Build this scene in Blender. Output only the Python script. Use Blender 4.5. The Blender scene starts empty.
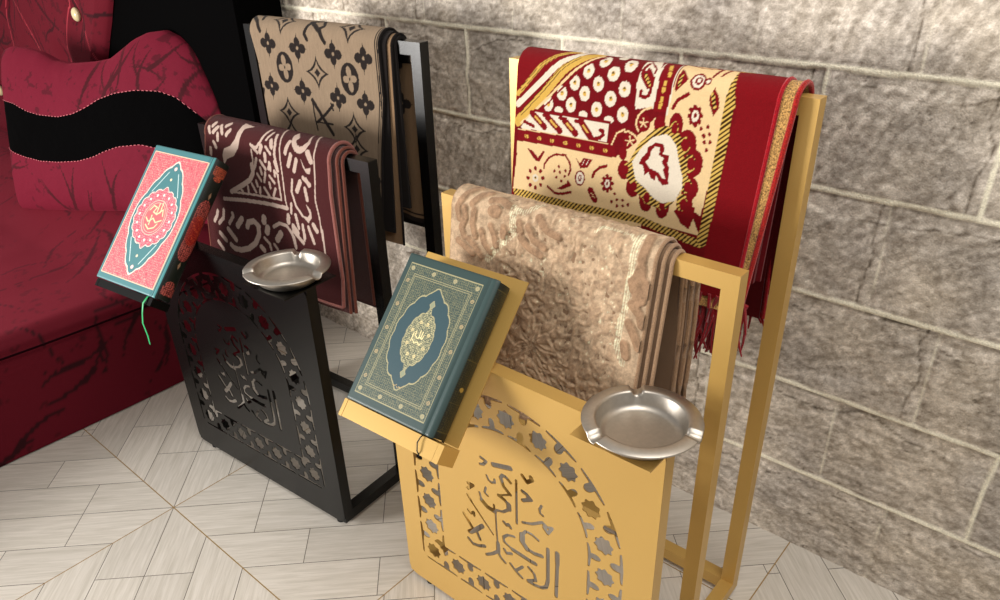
import bpy, bmesh, math, random
import numpy as np
from mathutils import Vector, Matrix

S = bpy.context.scene
# ------------------------------------------------------------------ camera, sky, lamps, exposure
cam_d = bpy.data.cameras.new('camera')
cam = bpy.data.objects.new('camera', cam_d)
S.collection.objects.link(cam)
S.camera = cam
F_PX, YAW, PITCH, ROLL, CAM_Y, CAM_Z = 754.7244, -0.7188, 0.5186, -0.0267, -1.3323, 1.2837
cam_d.sensor_fit = 'HORIZONTAL'
cam_d.sensor_width = 36.0
cam_d.lens = F_PX * 36.0 / 1000.0
cam_d.shift_x = -5.3884 / 1000.0
cam_d.shift_y = 24.3789 / 1000.0
cam_d.clip_start = 0.02
fwd = Vector((math.sin(YAW) * math.cos(PITCH), math.cos(YAW) * math.cos(PITCH), -math.sin(PITCH)))
rgt = Vector((math.cos(YAW), -math.sin(YAW), 0.0))
up = rgt.cross(fwd)
r2 = math.cos(ROLL) * rgt + math.sin(ROLL) * up
u2 = -math.sin(ROLL) * rgt + math.cos(ROLL) * up
cam.matrix_world = Matrix(((r2.x, u2.x, -fwd.x, 0.0), (r2.y, u2.y, -fwd.y, CAM_Y), (r2.z, u2.z, -fwd.z, CAM_Z), (0, 0, 0, 1)))

W = bpy.data.worlds.new('world')
S.world = W
W.use_nodes = True
W.node_tree.nodes['Background'].inputs[0].default_value = (1.0, 0.97, 0.93, 1)
W.node_tree.nodes['Background'].inputs[1].default_value = 0.40

def area(name, loc, target, sx, sy, power, col):
    l = bpy.data.lights.new(name, 'AREA')
    l.shape = 'RECTANGLE'; l.size = sx; l.size_y = sy; l.energy = power; l.color = col
    o = bpy.data.objects.new(name, l); S.collection.objects.link(o)
    o.location = loc
    o.rotation_euler = (Vector(target) - Vector(loc)).to_track_quat('-Z', 'Y').to_euler()
    return o
area('window_light', (-2.75, -2.85, 0.85), (-0.6, -0.3, 0.72), 0.9, 0.9, 122, (1.0, 0.97, 0.93))
area('overhead_fill', (0.3, -0.9, 2.7), (-0.5, -0.35, 0.2), 1.3, 1.3, 36, (1.0, 0.96, 0.9))  # unseen fill added overhead to brighten the floor and wall at the right

S.view_settings.view_transform = 'Standard'
S.view_settings.look = 'None'
S.view_settings.exposure = 0.0
S.view_settings.gamma = 1.0
S.view_settings.use_curve_mapping = False

# ------------------------------------------------------------------ helpers
C = S.collection
def lin(c):
    return tuple(((x / 12.92) if x <= 0.04045 else ((x + 0.055) / 1.055) ** 2.4) for x in c)

def mat(name, col=(0.5, 0.5, 0.5), rough=0.5, metal=0.0, attr=None, bump=0.0, bscale=400.0, var=0.0, sheen=0.0, coat=0.0, spec=0.5, sheencol=None):
    m = bpy.data.materials.new(name); m.use_nodes = True
    n = m.node_tree.nodes; l = m.node_tree.links; b = n['Principled BSDF']
    b.inputs['Base Color'].default_value = (*lin(col), 1)
    b.inputs['Roughness'].default_value = rough
    b.inputs['Metallic'].default_value = metal
    b.inputs['Specular IOR Level'].default_value = spec
    b.inputs['Sheen Weight'].default_value = sheen
    b.inputs['Coat Weight'].default_value = coat
    if sheencol: b.inputs['Sheen Tint'].default_value = (*lin(sheencol), 1)
    src = None
    if attr:
        a = n.new('ShaderNodeAttribute'); a.attribute_name = attr; src = a.outputs['Color']
    tc = n.new('ShaderNodeTexCoord')
    if var or bump:
        nz = n.new('ShaderNodeTexNoise'); nz.inputs['Scale'].default_value = bscale; nz.inputs['Detail'].default_value = 3
        l.new(tc.outputs['Object'], nz.inputs['Vector'])
        if var:
            mr = n.new('ShaderNodeMapRange'); mr.inputs['From Min'].default_value = 0.3; mr.inputs['From Max'].default_value = 0.7
            mr.inputs['To Min'].default_value = 1 - var; mr.inputs['To Max'].default_value = 1 + var
            l.new(nz.outputs['Fac'], mr.inputs['Value'])
            mx = n.new('ShaderNodeVectorMath'); mx.operation = 'SCALE'
            if src: l.new(src, mx.inputs[0])
            else: mx.inputs[0].default_value = lin(col)
            l.new(mr.outputs['Result'], mx.inputs['Scale']); src = mx.outputs[0]
        if bump:
            bp = n.new('ShaderNodeBump'); bp.inputs['Strength'].default_value = bump; bp.inputs['Distance'].default_value = 0.002
            l.new(nz.outputs['Fac'], bp.inputs['Height']); l.new(bp.outputs['Normal'], b.inputs['Normal'])
    if src: l.new(src, b.inputs['Base Color'])
    return m

def link(name, me, parent=None, m=None, smooth=False):
    o = bpy.data.objects.new(name, me); C.objects.link(o)
    if parent: o.parent = parent
    if m:
        for q in (m if isinstance(m, (list, tuple)) else [m]): me.materials.append(q)
    if smooth:
        me.polygons.foreach_set('use_smooth', [True] * len(me.polygons))
    return o

def mesh(name, vs, fs):
    me = bpy.data.meshes.new(name); me.from_pydata([tuple(map(float, v)) for v in vs], [], fs); me.update()
    return me

def empty(name, loc=(0, 0, 0), rz=0.0, label=None, cat=None, group=None):
    o = bpy.data.objects.new(name, None); C.objects.link(o)
    o.location = loc; o.rotation_euler = (0, 0, rz); o.empty_display_size = 0.05
    if label: o['label'] = label
    if cat: o['category'] = cat
    if group: o['group'] = group
    return o

def bm_obj(name, bm, m, parent=None, bevel=0.0, smooth=False):
    if bevel:
        bmesh.ops.bevel(bm, geom=[e for e in bm.edges if e.calc_face_angle(0) > 0.6], offset=bevel, segments=2, profile=0.7, affect='EDGES')
    bmesh.ops.recalc_face_normals(bm, faces=bm.faces)
    me = bpy.data.meshes.new(name); bm.to_mesh(me); bm.free()
    o = link(name, me, parent, m)
    if bevel or smooth:
        me.polygons.foreach_set('use_smooth', [True] * len(me.polygons))
        try: me.set_sharp_from_angle(angle=math.radians(40))
        except Exception: pass
    return o

def box(bm, lo, hi, mtx=None):
    x0, y0, z0 = lo; x1, y1, z1 = hi
    v = [bm.verts.new(p) for p in ((x0, y0, z0), (x1, y0, z0), (x1, y1, z0), (x0, y1, z0), (x0, y0, z1), (x1, y0, z1), (x1, y1, z1), (x0, y1, z1))]
    if mtx:
        for q in v: q.co = mtx @ q.co
    for f in ((0, 3, 2, 1), (4, 5, 6, 7), (0, 1, 5, 4), (1, 2, 6, 5), (2, 3, 7, 6), (3, 0, 4, 7)):
        bm.faces.new([v[i] for i in f])

def tube(bm, pts, r, seg=8, closed_ends=True, flat=None):
    pts = [Vector(p) for p in pts]; rings = []
    n = len(pts); ref = Vector((0, 0, 1))
    for i, p in enumerate(pts):
        t = (pts[min(i + 1, n - 1)] - pts[max(i - 1, 0)]).normalized()
        a = t.cross(ref)
        if a.length < 0.05: a = t.cross(Vector((1, 0, 0)))
        a.normalize(); b = t.cross(a)
        rr = r[i] if isinstance(r, (list, tuple)) else r
        k = flat or 1.0
        rings.append([bm.verts.new(p + a * rr * math.cos(2 * math.pi * j / seg) + b * rr * k * math.sin(2 * math.pi * j / seg)) for j in range(seg)])
    for q, w in zip(rings, rings[1:]):
        for j in range(seg): bm.faces.new((q[j], q[(j + 1) % seg], w[(j + 1) % seg], w[j]))
    if closed_ends:
        bm.faces.new(rings[0][::-1]); bm.faces.new(rings[-1])

def set_attr(me, name, cols):
    ca = me.color_attributes.new(name, 'FLOAT_COLOR', 'POINT')
    a = np.ones((len(me.vertices), 4), np.float32); a[:, :3] = cols
    ca.data.foreach_set('color', a.ravel())

def grid_mesh(name, P):            # P: (n, m, 3) array of points
    n, m = P.shape[:2]
    me = bpy.data.meshes.new(name)
    me.vertices.add(n * m); me.vertices.foreach_set('co', P.reshape(-1).astype(np.float32))
    i = np.arange((n - 1)); j = np.arange(m - 1)
    a = (i[:, None] * m + j[None, :]).ravel()
    q = np.stack([a, a + 1, a + m + 1, a + m], 1)
    me.loops.add(q.size); me.loops.foreach_set('vertex_index', q.ravel().astype(np.int32))
    me.polygons.add(len(q)); me.polygons.foreach_set('loop_start', np.arange(0, q.size, 4, dtype=np.int32))
    me.update(calc_edges=True)
    return me

rng = np.random.default_rng(7)
def vnoise(x, y, seed=0):
    # smooth value noise on numpy arrays
    xi = np.floor(x).astype(np.int64); yi = np.floor(y).astype(np.int64)
    fx = x - xi; fy = y - yi
    fx = fx * fx * (3 - 2 * fx); fy = fy * fy * (3 - 2 * fy)
    def h(a, b):
        v = (a * 374761393 + b * 668265263 + seed * 974711) & 0x7fffffff
        v = ((v ^ (v >> 13)) * 1274126177) & 0x7fffffff
        return ((v ^ (v >> 16)) & 0xffff) / 65535.0
    return (h(xi, yi) * (1 - fx) + h(xi + 1, yi) * fx) * (1 - fy) + (h(xi, yi + 1) * (1 - fx) + h(xi + 1, yi + 1) * fx) * fy
def fbm(x, y, seed=0, oct=4):
    s = 0; a = 0.5
    for k in range(oct):
        s = s + a * vnoise(x * 2 ** k, y * 2 ** k, seed + k); a *= 0.5
    return s

# painting of woven or printed patterns on a surface's own coordinates (u, w) in metres
def d_seg(U, V, a, b):
    ax, ay = a; bx, by = b; dx, dy = bx - ax, by - ay
    t = np.clip(((U - ax) * dx + (V - ay) * dy) / (dx * dx + dy * dy + 1e-12), 0, 1)
    return np.hypot(U - ax - t * dx, V - ay - t * dy)
def in_poly(U, V, pts):
    r = np.zeros(U.shape, bool); n = len(pts)
    for i in range(n):
        x0, y0 = pts[i]; x1, y1 = pts[(i + 1) % n]
        if y0 == y1: continue
        c = ((y0 > V) != (y1 > V)) & (U < (x1 - x0) * (V - y0) / (y1 - y0) + x0)
        r ^= c
    return r
def shape_mask(U, V, sh):
    k = sh[0]
    if k == 'p': return in_poly(U, V, sh[2])
    if k == 's':
        m = np.zeros(U.shape, bool); w = sh[2] / 1000.0
        for a, b in zip(sh[3], sh[3][1:]):
            lo = (min(a[0], b[0]) - w, min(a[1], b[1]) - w); hi = (max(a[0], b[0]) + w, max(a[1], b[1]) + w)
            bb = (U > lo[0]) & (U < hi[0]) & (V > lo[1]) & (V < hi[1])
            m[bb] |= d_seg(U[bb], V[bb], a, b) < w
        return m
    if k == 'e':
        (cx, cy), (rx, ry) = sh[2], sh[3]
        return ((U - cx) * 1000 / rx) ** 2 + ((V - cy) * 1000 / ry) ** 2 < 1
    X = (U - sh[2][0]) * 890; Y = (V - sh[2][1]) * 890
    if k == 'F':     # four-lobed flower with pointed tips above and below
        m = np.zeros(U.shape, bool)
        for a in (-14, 14): m |= np.hypot((X - a) / 10.5, Y / 9.5) < 1
        for b in (-11, 11): m |= np.hypot(X / 8.5, (Y - b) / 10) < 1
        m |= (np.abs(X) / 5.5 + np.abs(Y) / 30 < 1) | (np.abs(X) / 28 + np.abs(Y) / 5 < 1)
        return m & ~(np.hypot(X, Y) < 3.6)
    if k == 'S':     # concave four-point star, outlined, with a small centre
        def st(r, q): return (np.abs(X) / (r * 1.05)) ** q + (np.abs(Y) / r) ** q
        o = (st(35, .64) < 1) & ~(st(24.5, .64) < 1)
        return o | (st(9, .9) < 1)
    if k == 'O':     # dark oval with four pale petals
        m = (X / 26) ** 2 + (Y / 31) ** 2 < 1
        for a in (0, 90, 180, 270):
            c, s_ = math.cos(math.radians(a + 8)), math.sin(math.radians(a + 8))
            x = X * c + Y * s_; y = -X * s_ + Y * c
            L = 20 if a in (0, 180) else 25
            m &= ~(((x - L * .54) / (L * .44)) ** 2 + (y / 7) ** 2 < 1)
        return m | (np.hypot(X, Y) < 2.4)

# ---- pattern tracings in surface coordinates (metres)
RED=[('e','W',(.1594,.9631),(10.5,12.5)),('e','Y',(.1594,.9631),(3.5,4)),('e','K',(.1592,.9648),(2.2,1.3)),('e','W',(.1854,.9847),(10.5,12.5)),('e','Y',(.1854,.9847),(3.5,4)),('e','K',(.1852,.9863),(2.2,1.3)),('e','W',(.2108,1.0034),(10.5,12.5)),('e','Y',(.2108,1.0034),(3.5,4)),('e','K',(.2106,1.0051),(2.2,1.3)),('e','W',(.2379,1.0232),(10.5,12.5)),('e','Y',(.2379,1.0232),(3.5,4)),('e','K',(.2374,1.0248),(2.2,1.3)),('e','W',(.2635,1.0407),(10.5,12.5)),('e','Y',(.2635,1.0407),(3.5,4)),('e','K',(.2624,1.0429),(2.2,1.3)),('e','W',(.212,.9626),(10.5,12.5)),('e','Y',(.212,.9626),(3.5,4)),('e','K',(.2118,.9643),(2.2,1.3)),('e','W',(.2367,.9827),(10.5,12.5)),('e','Y',(.2367,.9827),(3.5,4)),('e','K',(.2364,.9843),(2.2,1.3)),('e','W',(.2631,1.0014),(10.5,12.5)),('e','Y',(.2631,1.0014),(3.5,4)),('e','K',(.2628,1.003),(2.2,1.3)),('e','W',(.2638,.9603),(10.5,12.5)),('e','Y',(.2638,.9603),(3.5,4)),('e','K',(.2635,.9619),(2.2,1.3)),('e','W',(.213,1.0437),(10.5,12.5)),('e','Y',(.213,1.0437),(3.5,4)),('e','K',(.2115,1.0462),(2.2,1.3)),('e','W',(.1882,1.0219),(10.5,12.5)),('e','Y',(.1882,1.0219),(3.5,4)),('e','K',(.1876,1.0235),(2.2,1.3)),('e','W',(.1635,1.0001),(10.5,12.5)),('e','Y',(.1635,1.0001),(3.5,4)),('e','K',(.1633,1.0017),(2.2,1.3)),('e','W',(.1382,.9799),(10.5,12.5)),('e','Y',(.1382,.9799),(3.5,4)),('e','K',(.138,.9816),(2.2,1.3)),('e','W',(.1107,.9577),(10.5,12.5)),('e','Y',(.1107,.9577),(3.5,4)),('e','K',(.1105,.9595),(2.2,1.3)),('e','W',(.1342,.9509),(9,6)),('e','W',(.1868,.9505),(9,6)),('e','W',(.2385,.9493),(9,6)),('e','W',(.2365,1.0229),(10.5,12.5)),('e','Y',(.2365,1.0229),(3.5,4)),('e','K',(.236,1.0246),(2.2,1.3)),('e','W',(.2619,1.0433),(10.5,12.5)),('e','Y',(.2619,1.0433),(3.5,4)),('e','K',(.2605,1.0458),(2.2,1.3)),('e','W',(.2617,1.0012),(10.5,12.5)),('e','Y',(.2617,1.0012),(3.5,4)),('e','K',(.2614,1.0028),(2.2,1.3)),('e','W',(.2635,.9612),(10.5,12.5)),('e','Y',(.2635,.9612),(3.5,4)),('e','K',(.2632,.9628),(2.2,1.3)),('e','W',(.2377,.9828),(10.5,12.5)),('e','Y',(.2377,.9828),(3.5,4)),('e','K',(.2375,.9844),(2.2,1.3)),('e','W',(.2389,1.0591),(9,7)),('p','R',[(-.0157,1.063),(.1758,1.0609),(.1911,1.0617),(.1688,1.0388),(.1351,1.0097),(.0967,.9681),(.0695,.9421),(.0473,.9158),(.0196,.9118)]),('s','Y',4.2,[(.0403,.9667),(.0473,.9743),(.0906,1.0223),(.1125,1.0416),(.1331,1.0563),(.1525,1.0637)]),('s','K',.5,[(.0441,.9762),(.0878,1.022),(.1099,1.0412),(.1315,1.0546)]),('s','K',.5,[(.0489,.9734),(.0926,1.0203),(.1159,1.0405),(.1383,1.0527)]),('s','W',5.5,[(.0417,.9486),(.0474,.9539),(.0967,.9989),(.1293,1.0312),(.1486,1.0454),(.1676,1.0652)]),('s','Y',8.5,[(.0441,.9177),(.0497,.9255),(.0964,.9714),(.1344,1.016),(.1663,1.043),(.1945,1.0646)]),('s','K',.6,[(.0474,.9344),(.0913,.9785),(.1294,1.0198),(.1584,1.047)]),('s','K',.6,[(.0494,.9289),(.0946,.9745),(.1328,1.0169),(.1629,1.0441)]),('s','C',2.2,[(.0519,.9165),(.1057,.9648),(.1439,1.0042),(.1783,1.0359),(.2021,1.057)]),('s','R',1.6,[(.0625,.9181),(.1118,.9612),(.1498,1.0006),(.1845,1.0341),(.2088,1.0505)]),('p','W',[(.0509,.9094),(.0649,.9254),(.0756,.9406),(.2393,.943),(.2394,.9118),(.0542,.9075)]),('s','R',2.2,[(.0813,.9437),(.2415,.9455)]),('s','R',6,[(.0759,.9372),(.1058,.9176)]),('s','Y',2.2,[(.0834,.9323),(.0968,.9235)]),('s','R',6,[(.1114,.9354),(.1406,.9161)]),('s','Y',2.2,[(.1187,.9306),(.1319,.9219)]),('s','R',6,[(.1485,.9352),(.1742,.9168)]),('s','Y',2.2,[(.1549,.9306),(.1665,.9223)]),('s','R',6,[(.1828,.938),(.2073,.9142)]),('s','Y',2.2,[(.1889,.932),(.1999,.9213)]),('s','R',3,[(.0593,.9199),(.0808,.915)]),('s','R',3,[(.1024,.9376),(.1141,.9369)]),('s','R',3,[(.1383,.9382),(.151,.9378)]),('s','R',3,[(.1719,.9375),(.1867,.9396)]),('s','R',3.2,[(.2,.9186),(.2114,.9134),(.2243,.917),(.2301,.9233),(.2285,.9296),(.224,.93)]),('p','R',[(.0451,.905),(.1455,.9101),(.2542,.9087),(.26,.8886),(.1477,.8888),(.0467,.8846)]),('s','C',1.0,[(.0451,.905),(.1455,.9096),(.2436,.9098)]),('e','Y',(.0659,.8946),(5,3.4)),('s','R',.7,[(.0632,.8974),(.0662,.8908)]),('s','R',.7,[(.0699,.8985),(.0722,.8918)]),('e','Y',(.096,.8954),(5,3.4)),('s','R',.7,[(.0934,.8982),(.0963,.8917)]),('s','R',.7,[(.0998,.8992),(.1022,.8926)]),('e','Y',(.1253,.8964),(5,3.4)),('s','R',.7,[(.1227,.8992),(.1257,.8928)]),('s','R',.7,[(.129,.9002),(.1314,.8937)]),('e','Y',(.1553,.8974),(5,3.4)),('s','R',.7,[(.1528,.9001),(.1557,.8938)]),('s','R',.7,[(.1589,.9011),(.1613,.8947)]),('e','Y',(.1832,.8981),(5,3.4)),('s','R',.7,[(.1807,.9008),(.1836,.8946)]),('s','R',.7,[(.1867,.9018),(.1891,.8955)]),('e','Y',(.2106,.8982),(5,3.4)),('s','R',.7,[(.2081,.9009),(.211,.8947)]),('s','R',.7,[(.2139,.9018),(.2163,.8956)]),('e','Y',(.2378,.8979),(5,3.4)),('s','R',.7,[(.2354,.9006),(.2383,.8945)]),('s','R',.7,[(.241,.9015),(.2434,.8954)]),('p','C',[(.0437,.8834),(.1478,.8881),(.2595,.8885),(.27,.906),(.2956,.9039),(.3137,.8485),(.3233,.7831),(.053,.7194)]),('p','C',[(.3506,1.0511),(.3506,1.0207),(.3469,1.0046),(.3429,.9723),(.3417,.9356),(.3277,.8698),(.4297,.8265),(.4403,.9513),(.4475,1.04),(.4417,1.0634),(.4187,1.0633),(.3517,1.0658)]),('p','C',[(.0473,.8832),(.2588,.889),(.3244,.9644),(.4333,.7957),(.0396,.7914)]),('s','W',1.4,[(.3477,1.0585),(.3477,1.0066),(.344,.9725)]),('p','W',[(.2848,1.0343),(.2845,1.0566),(.3101,1.0659),(.3234,1.0236),(.318,.981),(.2855,.9725),(.2839,1.0089)]),('s','R',2.6,[(.2926,1.0509),(.2882,1.0347),(.2914,1.024),(.3042,1.0093),(.311,1.0121),(.3115,1.0242),(.2971,1.0385)]),('p','R',[(.2881,1.0323),(.2983,1.0361),(.3121,1.0222),(.3121,1.0042),(.2987,1.0146)]),('s','G',2.6,[(.2956,1.0287),(.3072,1.0136)]),('s','R',2.8,[(.3103,1.008),(.3083,.9978),(.3007,.9928),(.2925,.9948),(.2933,1.002)]),('s','R',1.6,[(.2941,1.0565),(.3102,1.0404),(.3104,1.0328)]),('p','R',[(.3191,1.0603),(.3458,1.0576),(.3462,1.0202),(.3423,.9762),(.3204,.9732),(.3183,.979),(.3225,1.0135)]),('s','Y',3,[(.3373,1.0317),(.3317,1.051)]),('s','R',.6,[(.3327,1.0396),(.3378,1.0404)]),('s','Y',3,[(.3328,1.0068),(.3342,1.0208)]),('s','R',.6,[(.3309,1.0135),(.3363,1.0141)]),('s','Y',3,[(.3302,.9816),(.3322,.9958)]),('s','R',.6,[(.3282,.9883),(.3337,.9891)]),('s','W',1.0,[(.3181,1.0599),(.3214,1.0133),(.3178,.9789)]),('e','R',(.3041,.9535),(13,14)),('e','R',(.283,.9199),(13,14)),('s','C',1.6,[(.3158,.9797),(.3023,.9738),(.2929,.9633),(.2899,.9504),(.2965,.9389)]),('s','C',1.6,[(.2476,.9174),(.2587,.931),(.2782,.9361),(.2915,.9308),(.299,.9215),(.2969,.9105)]),('s','R',5,[(.246,.9117),(.2521,.9246),(.2659,.9353)]),('s','C',1.4,[(.2488,.91),(.2565,.9296),(.2706,.9381)]),('s','C',1.1,[(.3041,.9535),(.303,.9613)]),('s','C',1.1,[(.3041,.9535),(.3113,.9562)]),('s','C',1.1,[(.3041,.9535),(.31,.948)]),('s','C',1.1,[(.3041,.9535),(.3001,.9466)]),('s','C',1.1,[(.3041,.9535),(.2965,.954)]),('s','C',1.1,[(.2829,.921),(.2818,.929)]),('s','C',1.1,[(.2829,.921),(.2903,.9238)]),('s','C',1.1,[(.2829,.921),(.2889,.9154)]),('s','C',1.1,[(.2829,.921),(.2787,.9137)]),('s','C',1.1,[(.2829,.921),(.275,.9213)]),('p','C',[(.3478,.9417),(.3169,.9411),(.2732,.9),(.2925,.8532),(.3215,.828),(.3828,.828),(.4078,.8463),(.4156,.9062),(.395,.9471)]),('e','R',(.3627,.9572),(12.32,20.9)),('e','R',(.3861,.9332),(16.8,22.0)),('e','R',(.4022,.9054),(16.8,22.0)),('e','R',(.4026,.8663),(15.68,18.7)),('e','R',(.3993,.8352),(14.56,22.0)),('e','R',(.3592,.8249),(12.32,18.7)),('e','R',(.3266,.8312),(13.44,20.9)),('e','R',(.2986,.8458),(13.44,16.5)),('e','R',(.2783,.8721),(12.32,16.5)),('e','R',(.2721,.8987),(7.84,11.0)),('e','R',(.3337,.9559),(10.08,13.2)),('p','R',[(.3811,.8236),(.3954,.8376),(.4173,.838),(.4187,.8233),(.4136,.8021),(.4108,.8015),(.3982,.8066)]),('p','G',[(.3726,.9456),(.3978,.8781),(.3807,.8406),(.3665,.8244),(.335,.8219),(.3074,.8384),(.2838,.8603),(.2833,.8822),(.3005,.9196),(.3257,.9465),(.3478,.956)]),('e','G',(.3604,.9508),(7.92,13.68)),('e','R',(.3616,.954),(5.5,9.5)),('e','G',(.3816,.9292),(10.8,14.4)),('e','R',(.3839,.9312),(7.5,10.0)),('e','G',(.3961,.9041),(10.8,14.4)),('e','R',(.3992,.9048),(7.5,10.0)),('e','G',(.3964,.8688),(10.08,12.24)),('e','R',(.3995,.8676),(7.0,8.5)),('e','G',(.3933,.8408),(9.36,14.4)),('e','R',(.3963,.838),(6.5,10.0)),('e','G',(.3572,.8317),(7.92,12.24)),('e','R',(.3582,.8283),(5.5,8.5)),('e','G',(.3279,.8374),(8.64,13.68)),('e','R',(.3272,.8343),(6.0,9.5)),('e','G',(.3028,.8506),(8.64,10.8)),('e','R',(.3007,.8482),(6.0,7.5)),('e','G',(.2846,.8741),(7.92,10.8)),('e','R',(.2815,.8731),(5.5,7.5)),('p','W',[(.3476,.9427),(.3252,.9341),(.3063,.9142),(.2914,.888),(.3018,.8594),(.3208,.85),(.3402,.8364),(.3581,.8314),(.3807,.8406),(.3898,.8639),(.3882,.8804),(.3774,.9034),(.3689,.9267),(.3575,.9392)]),('p','R',[(.3182,.9162),(.3311,.9267),(.3455,.9266),(.3493,.9172),(.3457,.9104),(.3587,.9105),(.3572,.8977),(.3619,.8902),(.3626,.8712),(.3649,.8642),(.3535,.8609),(.3453,.8668),(.3391,.8753),(.3394,.8656),(.3306,.8672),(.3242,.8768),(.3178,.8701),(.313,.8855),(.3042,.886),(.3087,.8976),(.3171,.9076)]),('p','W',[(.3239,.9108),(.3299,.9192),(.3404,.9209),(.3407,.9116),(.3393,.9082),(.3503,.9038),(.3464,.8979),(.3524,.8905),(.351,.8839),(.3577,.8724),(.3518,.8713),(.3436,.8804),(.3358,.8811),(.331,.8834),(.3258,.8824),(.3226,.8872),(.3169,.8926),(.3231,.9001)]),('s','R',3.4,[(.11,.8262),(.1118,.8266)]),('s','R',3.4,[(.1062,.8133),(.1077,.8124)]),('s','R',3.4,[(.095,.8059),(.0951,.8042)]),('s','R',3.4,[(.0826,.8086),(.0814,.8071)]),('s','R',3.4,[(.0767,.8198),(.0748,.8195)]),('s','R',3.4,[(.0806,.8329),(.0791,.8338)]),('s','R',3.4,[(.0919,.84),(.0918,.8417)]),('s','R',3.4,[(.104,.8373),(.1052,.8387)]),('e','W',(.0934,.823),(7,7)),('e','Y',(.0934,.823),(3,2.5)),('e','K',(.0934,.824),(1.5,1)),('s','R',1.9,[(.1117,.8445),(.112,.8517),(.1211,.8651),(.1348,.874),(.1576,.8766),(.1688,.8643),(.1715,.8532),(.1683,.8433)]),('e','R',(.1455,.8543),(2.7,2.9)),('e','R',(.1363,.8444),(2.7,2.9)),('e','R',(.1494,.8444),(2.7,2.9)),('e','R',(.161,.8494),(2.7,2.9)),('e','R',(.1423,.8341),(2.7,2.9)),('e','R',(.1601,.8394),(2.7,2.9)),('e','R',(.1539,.8293),(2.7,2.9)),('p','R',[(.1452,.8147),(.1657,.8276),(.1677,.835),(.1773,.8259),(.1556,.8137)]),('s','R',2.4,[(.1246,.8134),(.1402,.8057),(.1563,.8066),(.1758,.8137)]),('p','R',[(.1786,.8775),(.1895,.868),(.1965,.8788),(.2143,.8781),(.2066,.8632),(.1918,.8593)]),('s','W',.6,[(.1951,.8668),(.1983,.8753)]),('s','W',.6,[(.2033,.8682),(.2065,.8756)]),('e','R',(.1927,.8422),(10.5,13.5)),('e','W',(.1927,.8422),(8,11)),('e','R',(.1927,.8422),(3.6,6)),('e','W',(.1926,.8429),(1.6,3)),('s','R',2.6,[(.2179,.8493),(.2209,.8579),(.2305,.8676),(.2433,.8721)]),('e','R',(.2484,.8427),(8.5,12.5)),('e','W',(.2484,.8427),(4.8,7.5)),('e','R',(.2484,.8427),(2,3.2)),('e','R',(.2584,.8447),(3,3.4)),('e','R',(.2566,.8351),(3,3.4)),('e','R',(.2501,.8299),(3,3.4)),('e','R',(.2424,.8322),(3,3.4)),('e','R',(.2383,.8407),(3,3.4)),('e','R',(.2401,.8504),(3,3.4)),('e','R',(.2467,.8555),(3,3.4)),('e','R',(.2543,.8531),(3,3.4)),('s','R',6,[(.2167,.8249),(.2267,.8107)]),('s','C',.7,[(.2172,.8204),(.223,.8181)]),('s','C',.7,[(.2206,.8152),(.2268,.8142)]),('e','R',(.265,.8279),(2.7,2.9)),('e','R',(.2603,.8132),(2.7,2.9)),('e','R',(.2702,.8187),(2.7,2.9)),('e','R',(.2818,.82),(2.7,2.9)),('e','R',(.2716,.8082),(2.7,2.9)),('e','R',(.2832,.8101),(2.7,2.9)),('e','R',(.293,.8145),(2.7,2.9)),('p','R',[(.0692,.8734),(.0815,.8719),(.0961,.8614),(.1068,.875),(.1112,.875),(.0998,.8537),(.0907,.8545),(.0759,.8662)]),('p','R',[(.3545,1.0479),(.3711,1.0294),(.3554,1.0086),(.3514,1.013),(.3526,1.0337)]),('s','G',2.4,[(.359,1.0345),(.3577,1.0196)]),('e','R',(.388,1.0284),(13,14)),('e','W',(.388,1.0284),(9.5,10.5)),('e','R',(.3887,1.0295),(6,6.5)),('e','W',(.3892,1.03),(3,3.4)),('e','R',(.4039,1.0304),(5.6,6.2)),('e','W',(.4039,1.0304),(3,3.4)),('s','R',2.8,[(.3531,.9833),(.3596,.9964),(.3764,1.0078)]),('e','R',(.3931,.9774),(10,14)),('e','W',(.3931,.9774),(6,9)),('e','R',(.3931,.9778),(2.6,4)),('e','R',(.403,.9788),(3.2,3.6)),('e','R',(.4018,.9691),(3.2,3.6)),('e','R',(.3954,.9641),(3.2,3.6)),('e','R',(.3877,.967),(3.2,3.6)),('e','R',(.3831,.976),(3.2,3.6)),('e','R',(.3844,.9858),(3.2,3.6)),('e','R',(.3908,.9906),(3.2,3.6)),('e','R',(.3985,.9877),(3.2,3.6)),('p','R',[(.4182,1.0221),(.4275,1.0089),(.4302,.9941),(.4231,.9807),(.4136,.9976),(.4116,1.0088)]),('s','G',3,[(.4165,1.0114),(.423,.9931)]),('e','R',(.4062,.9597),(2.8,3.2)),('e','R',(.4174,.9643),(2.8,3.2)),('e','R',(.4122,.9507),(2.8,3.2)),('e','R',(.4214,.9542),(2.8,3.2)),('e','R',(.4128,.9493),(2.8,3.2)),('e','R',(.4246,.9423),(2.8,3.2)),('e','R',(.4155,.9405),(2.8,3.2)),('e','R',(.4207,.9297),(2.8,3.2)),('s','R',1.5,[(.3584,1.0659),(.3827,1.0575),(.4132,1.0613)]),('s','R',2.2,[(.409,1.0397),(.4131,1.053),(.417,1.0694)]),('s','R',1.8,[(.4214,1.0426),(.4308,1.0646)]),('s','G2',6.6,[(.0478,.7875),(.3217,.7936),(.3573,.7897),(.4375,.7821)]),('s','G',8.4,[(.4565,1.0612),(.4503,1.0608),(.4494,1.0393),(.4452,.9905),(.4432,.8857),(.4393,.7871)]),('p','R',[(.4632,1.0637),(.4406,1.0612),(.4576,.9922),(.4529,.8876),(.4466,.7805),(.4438,.6304),(.5758,.6746),(.6141,1.0658)])]
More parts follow.
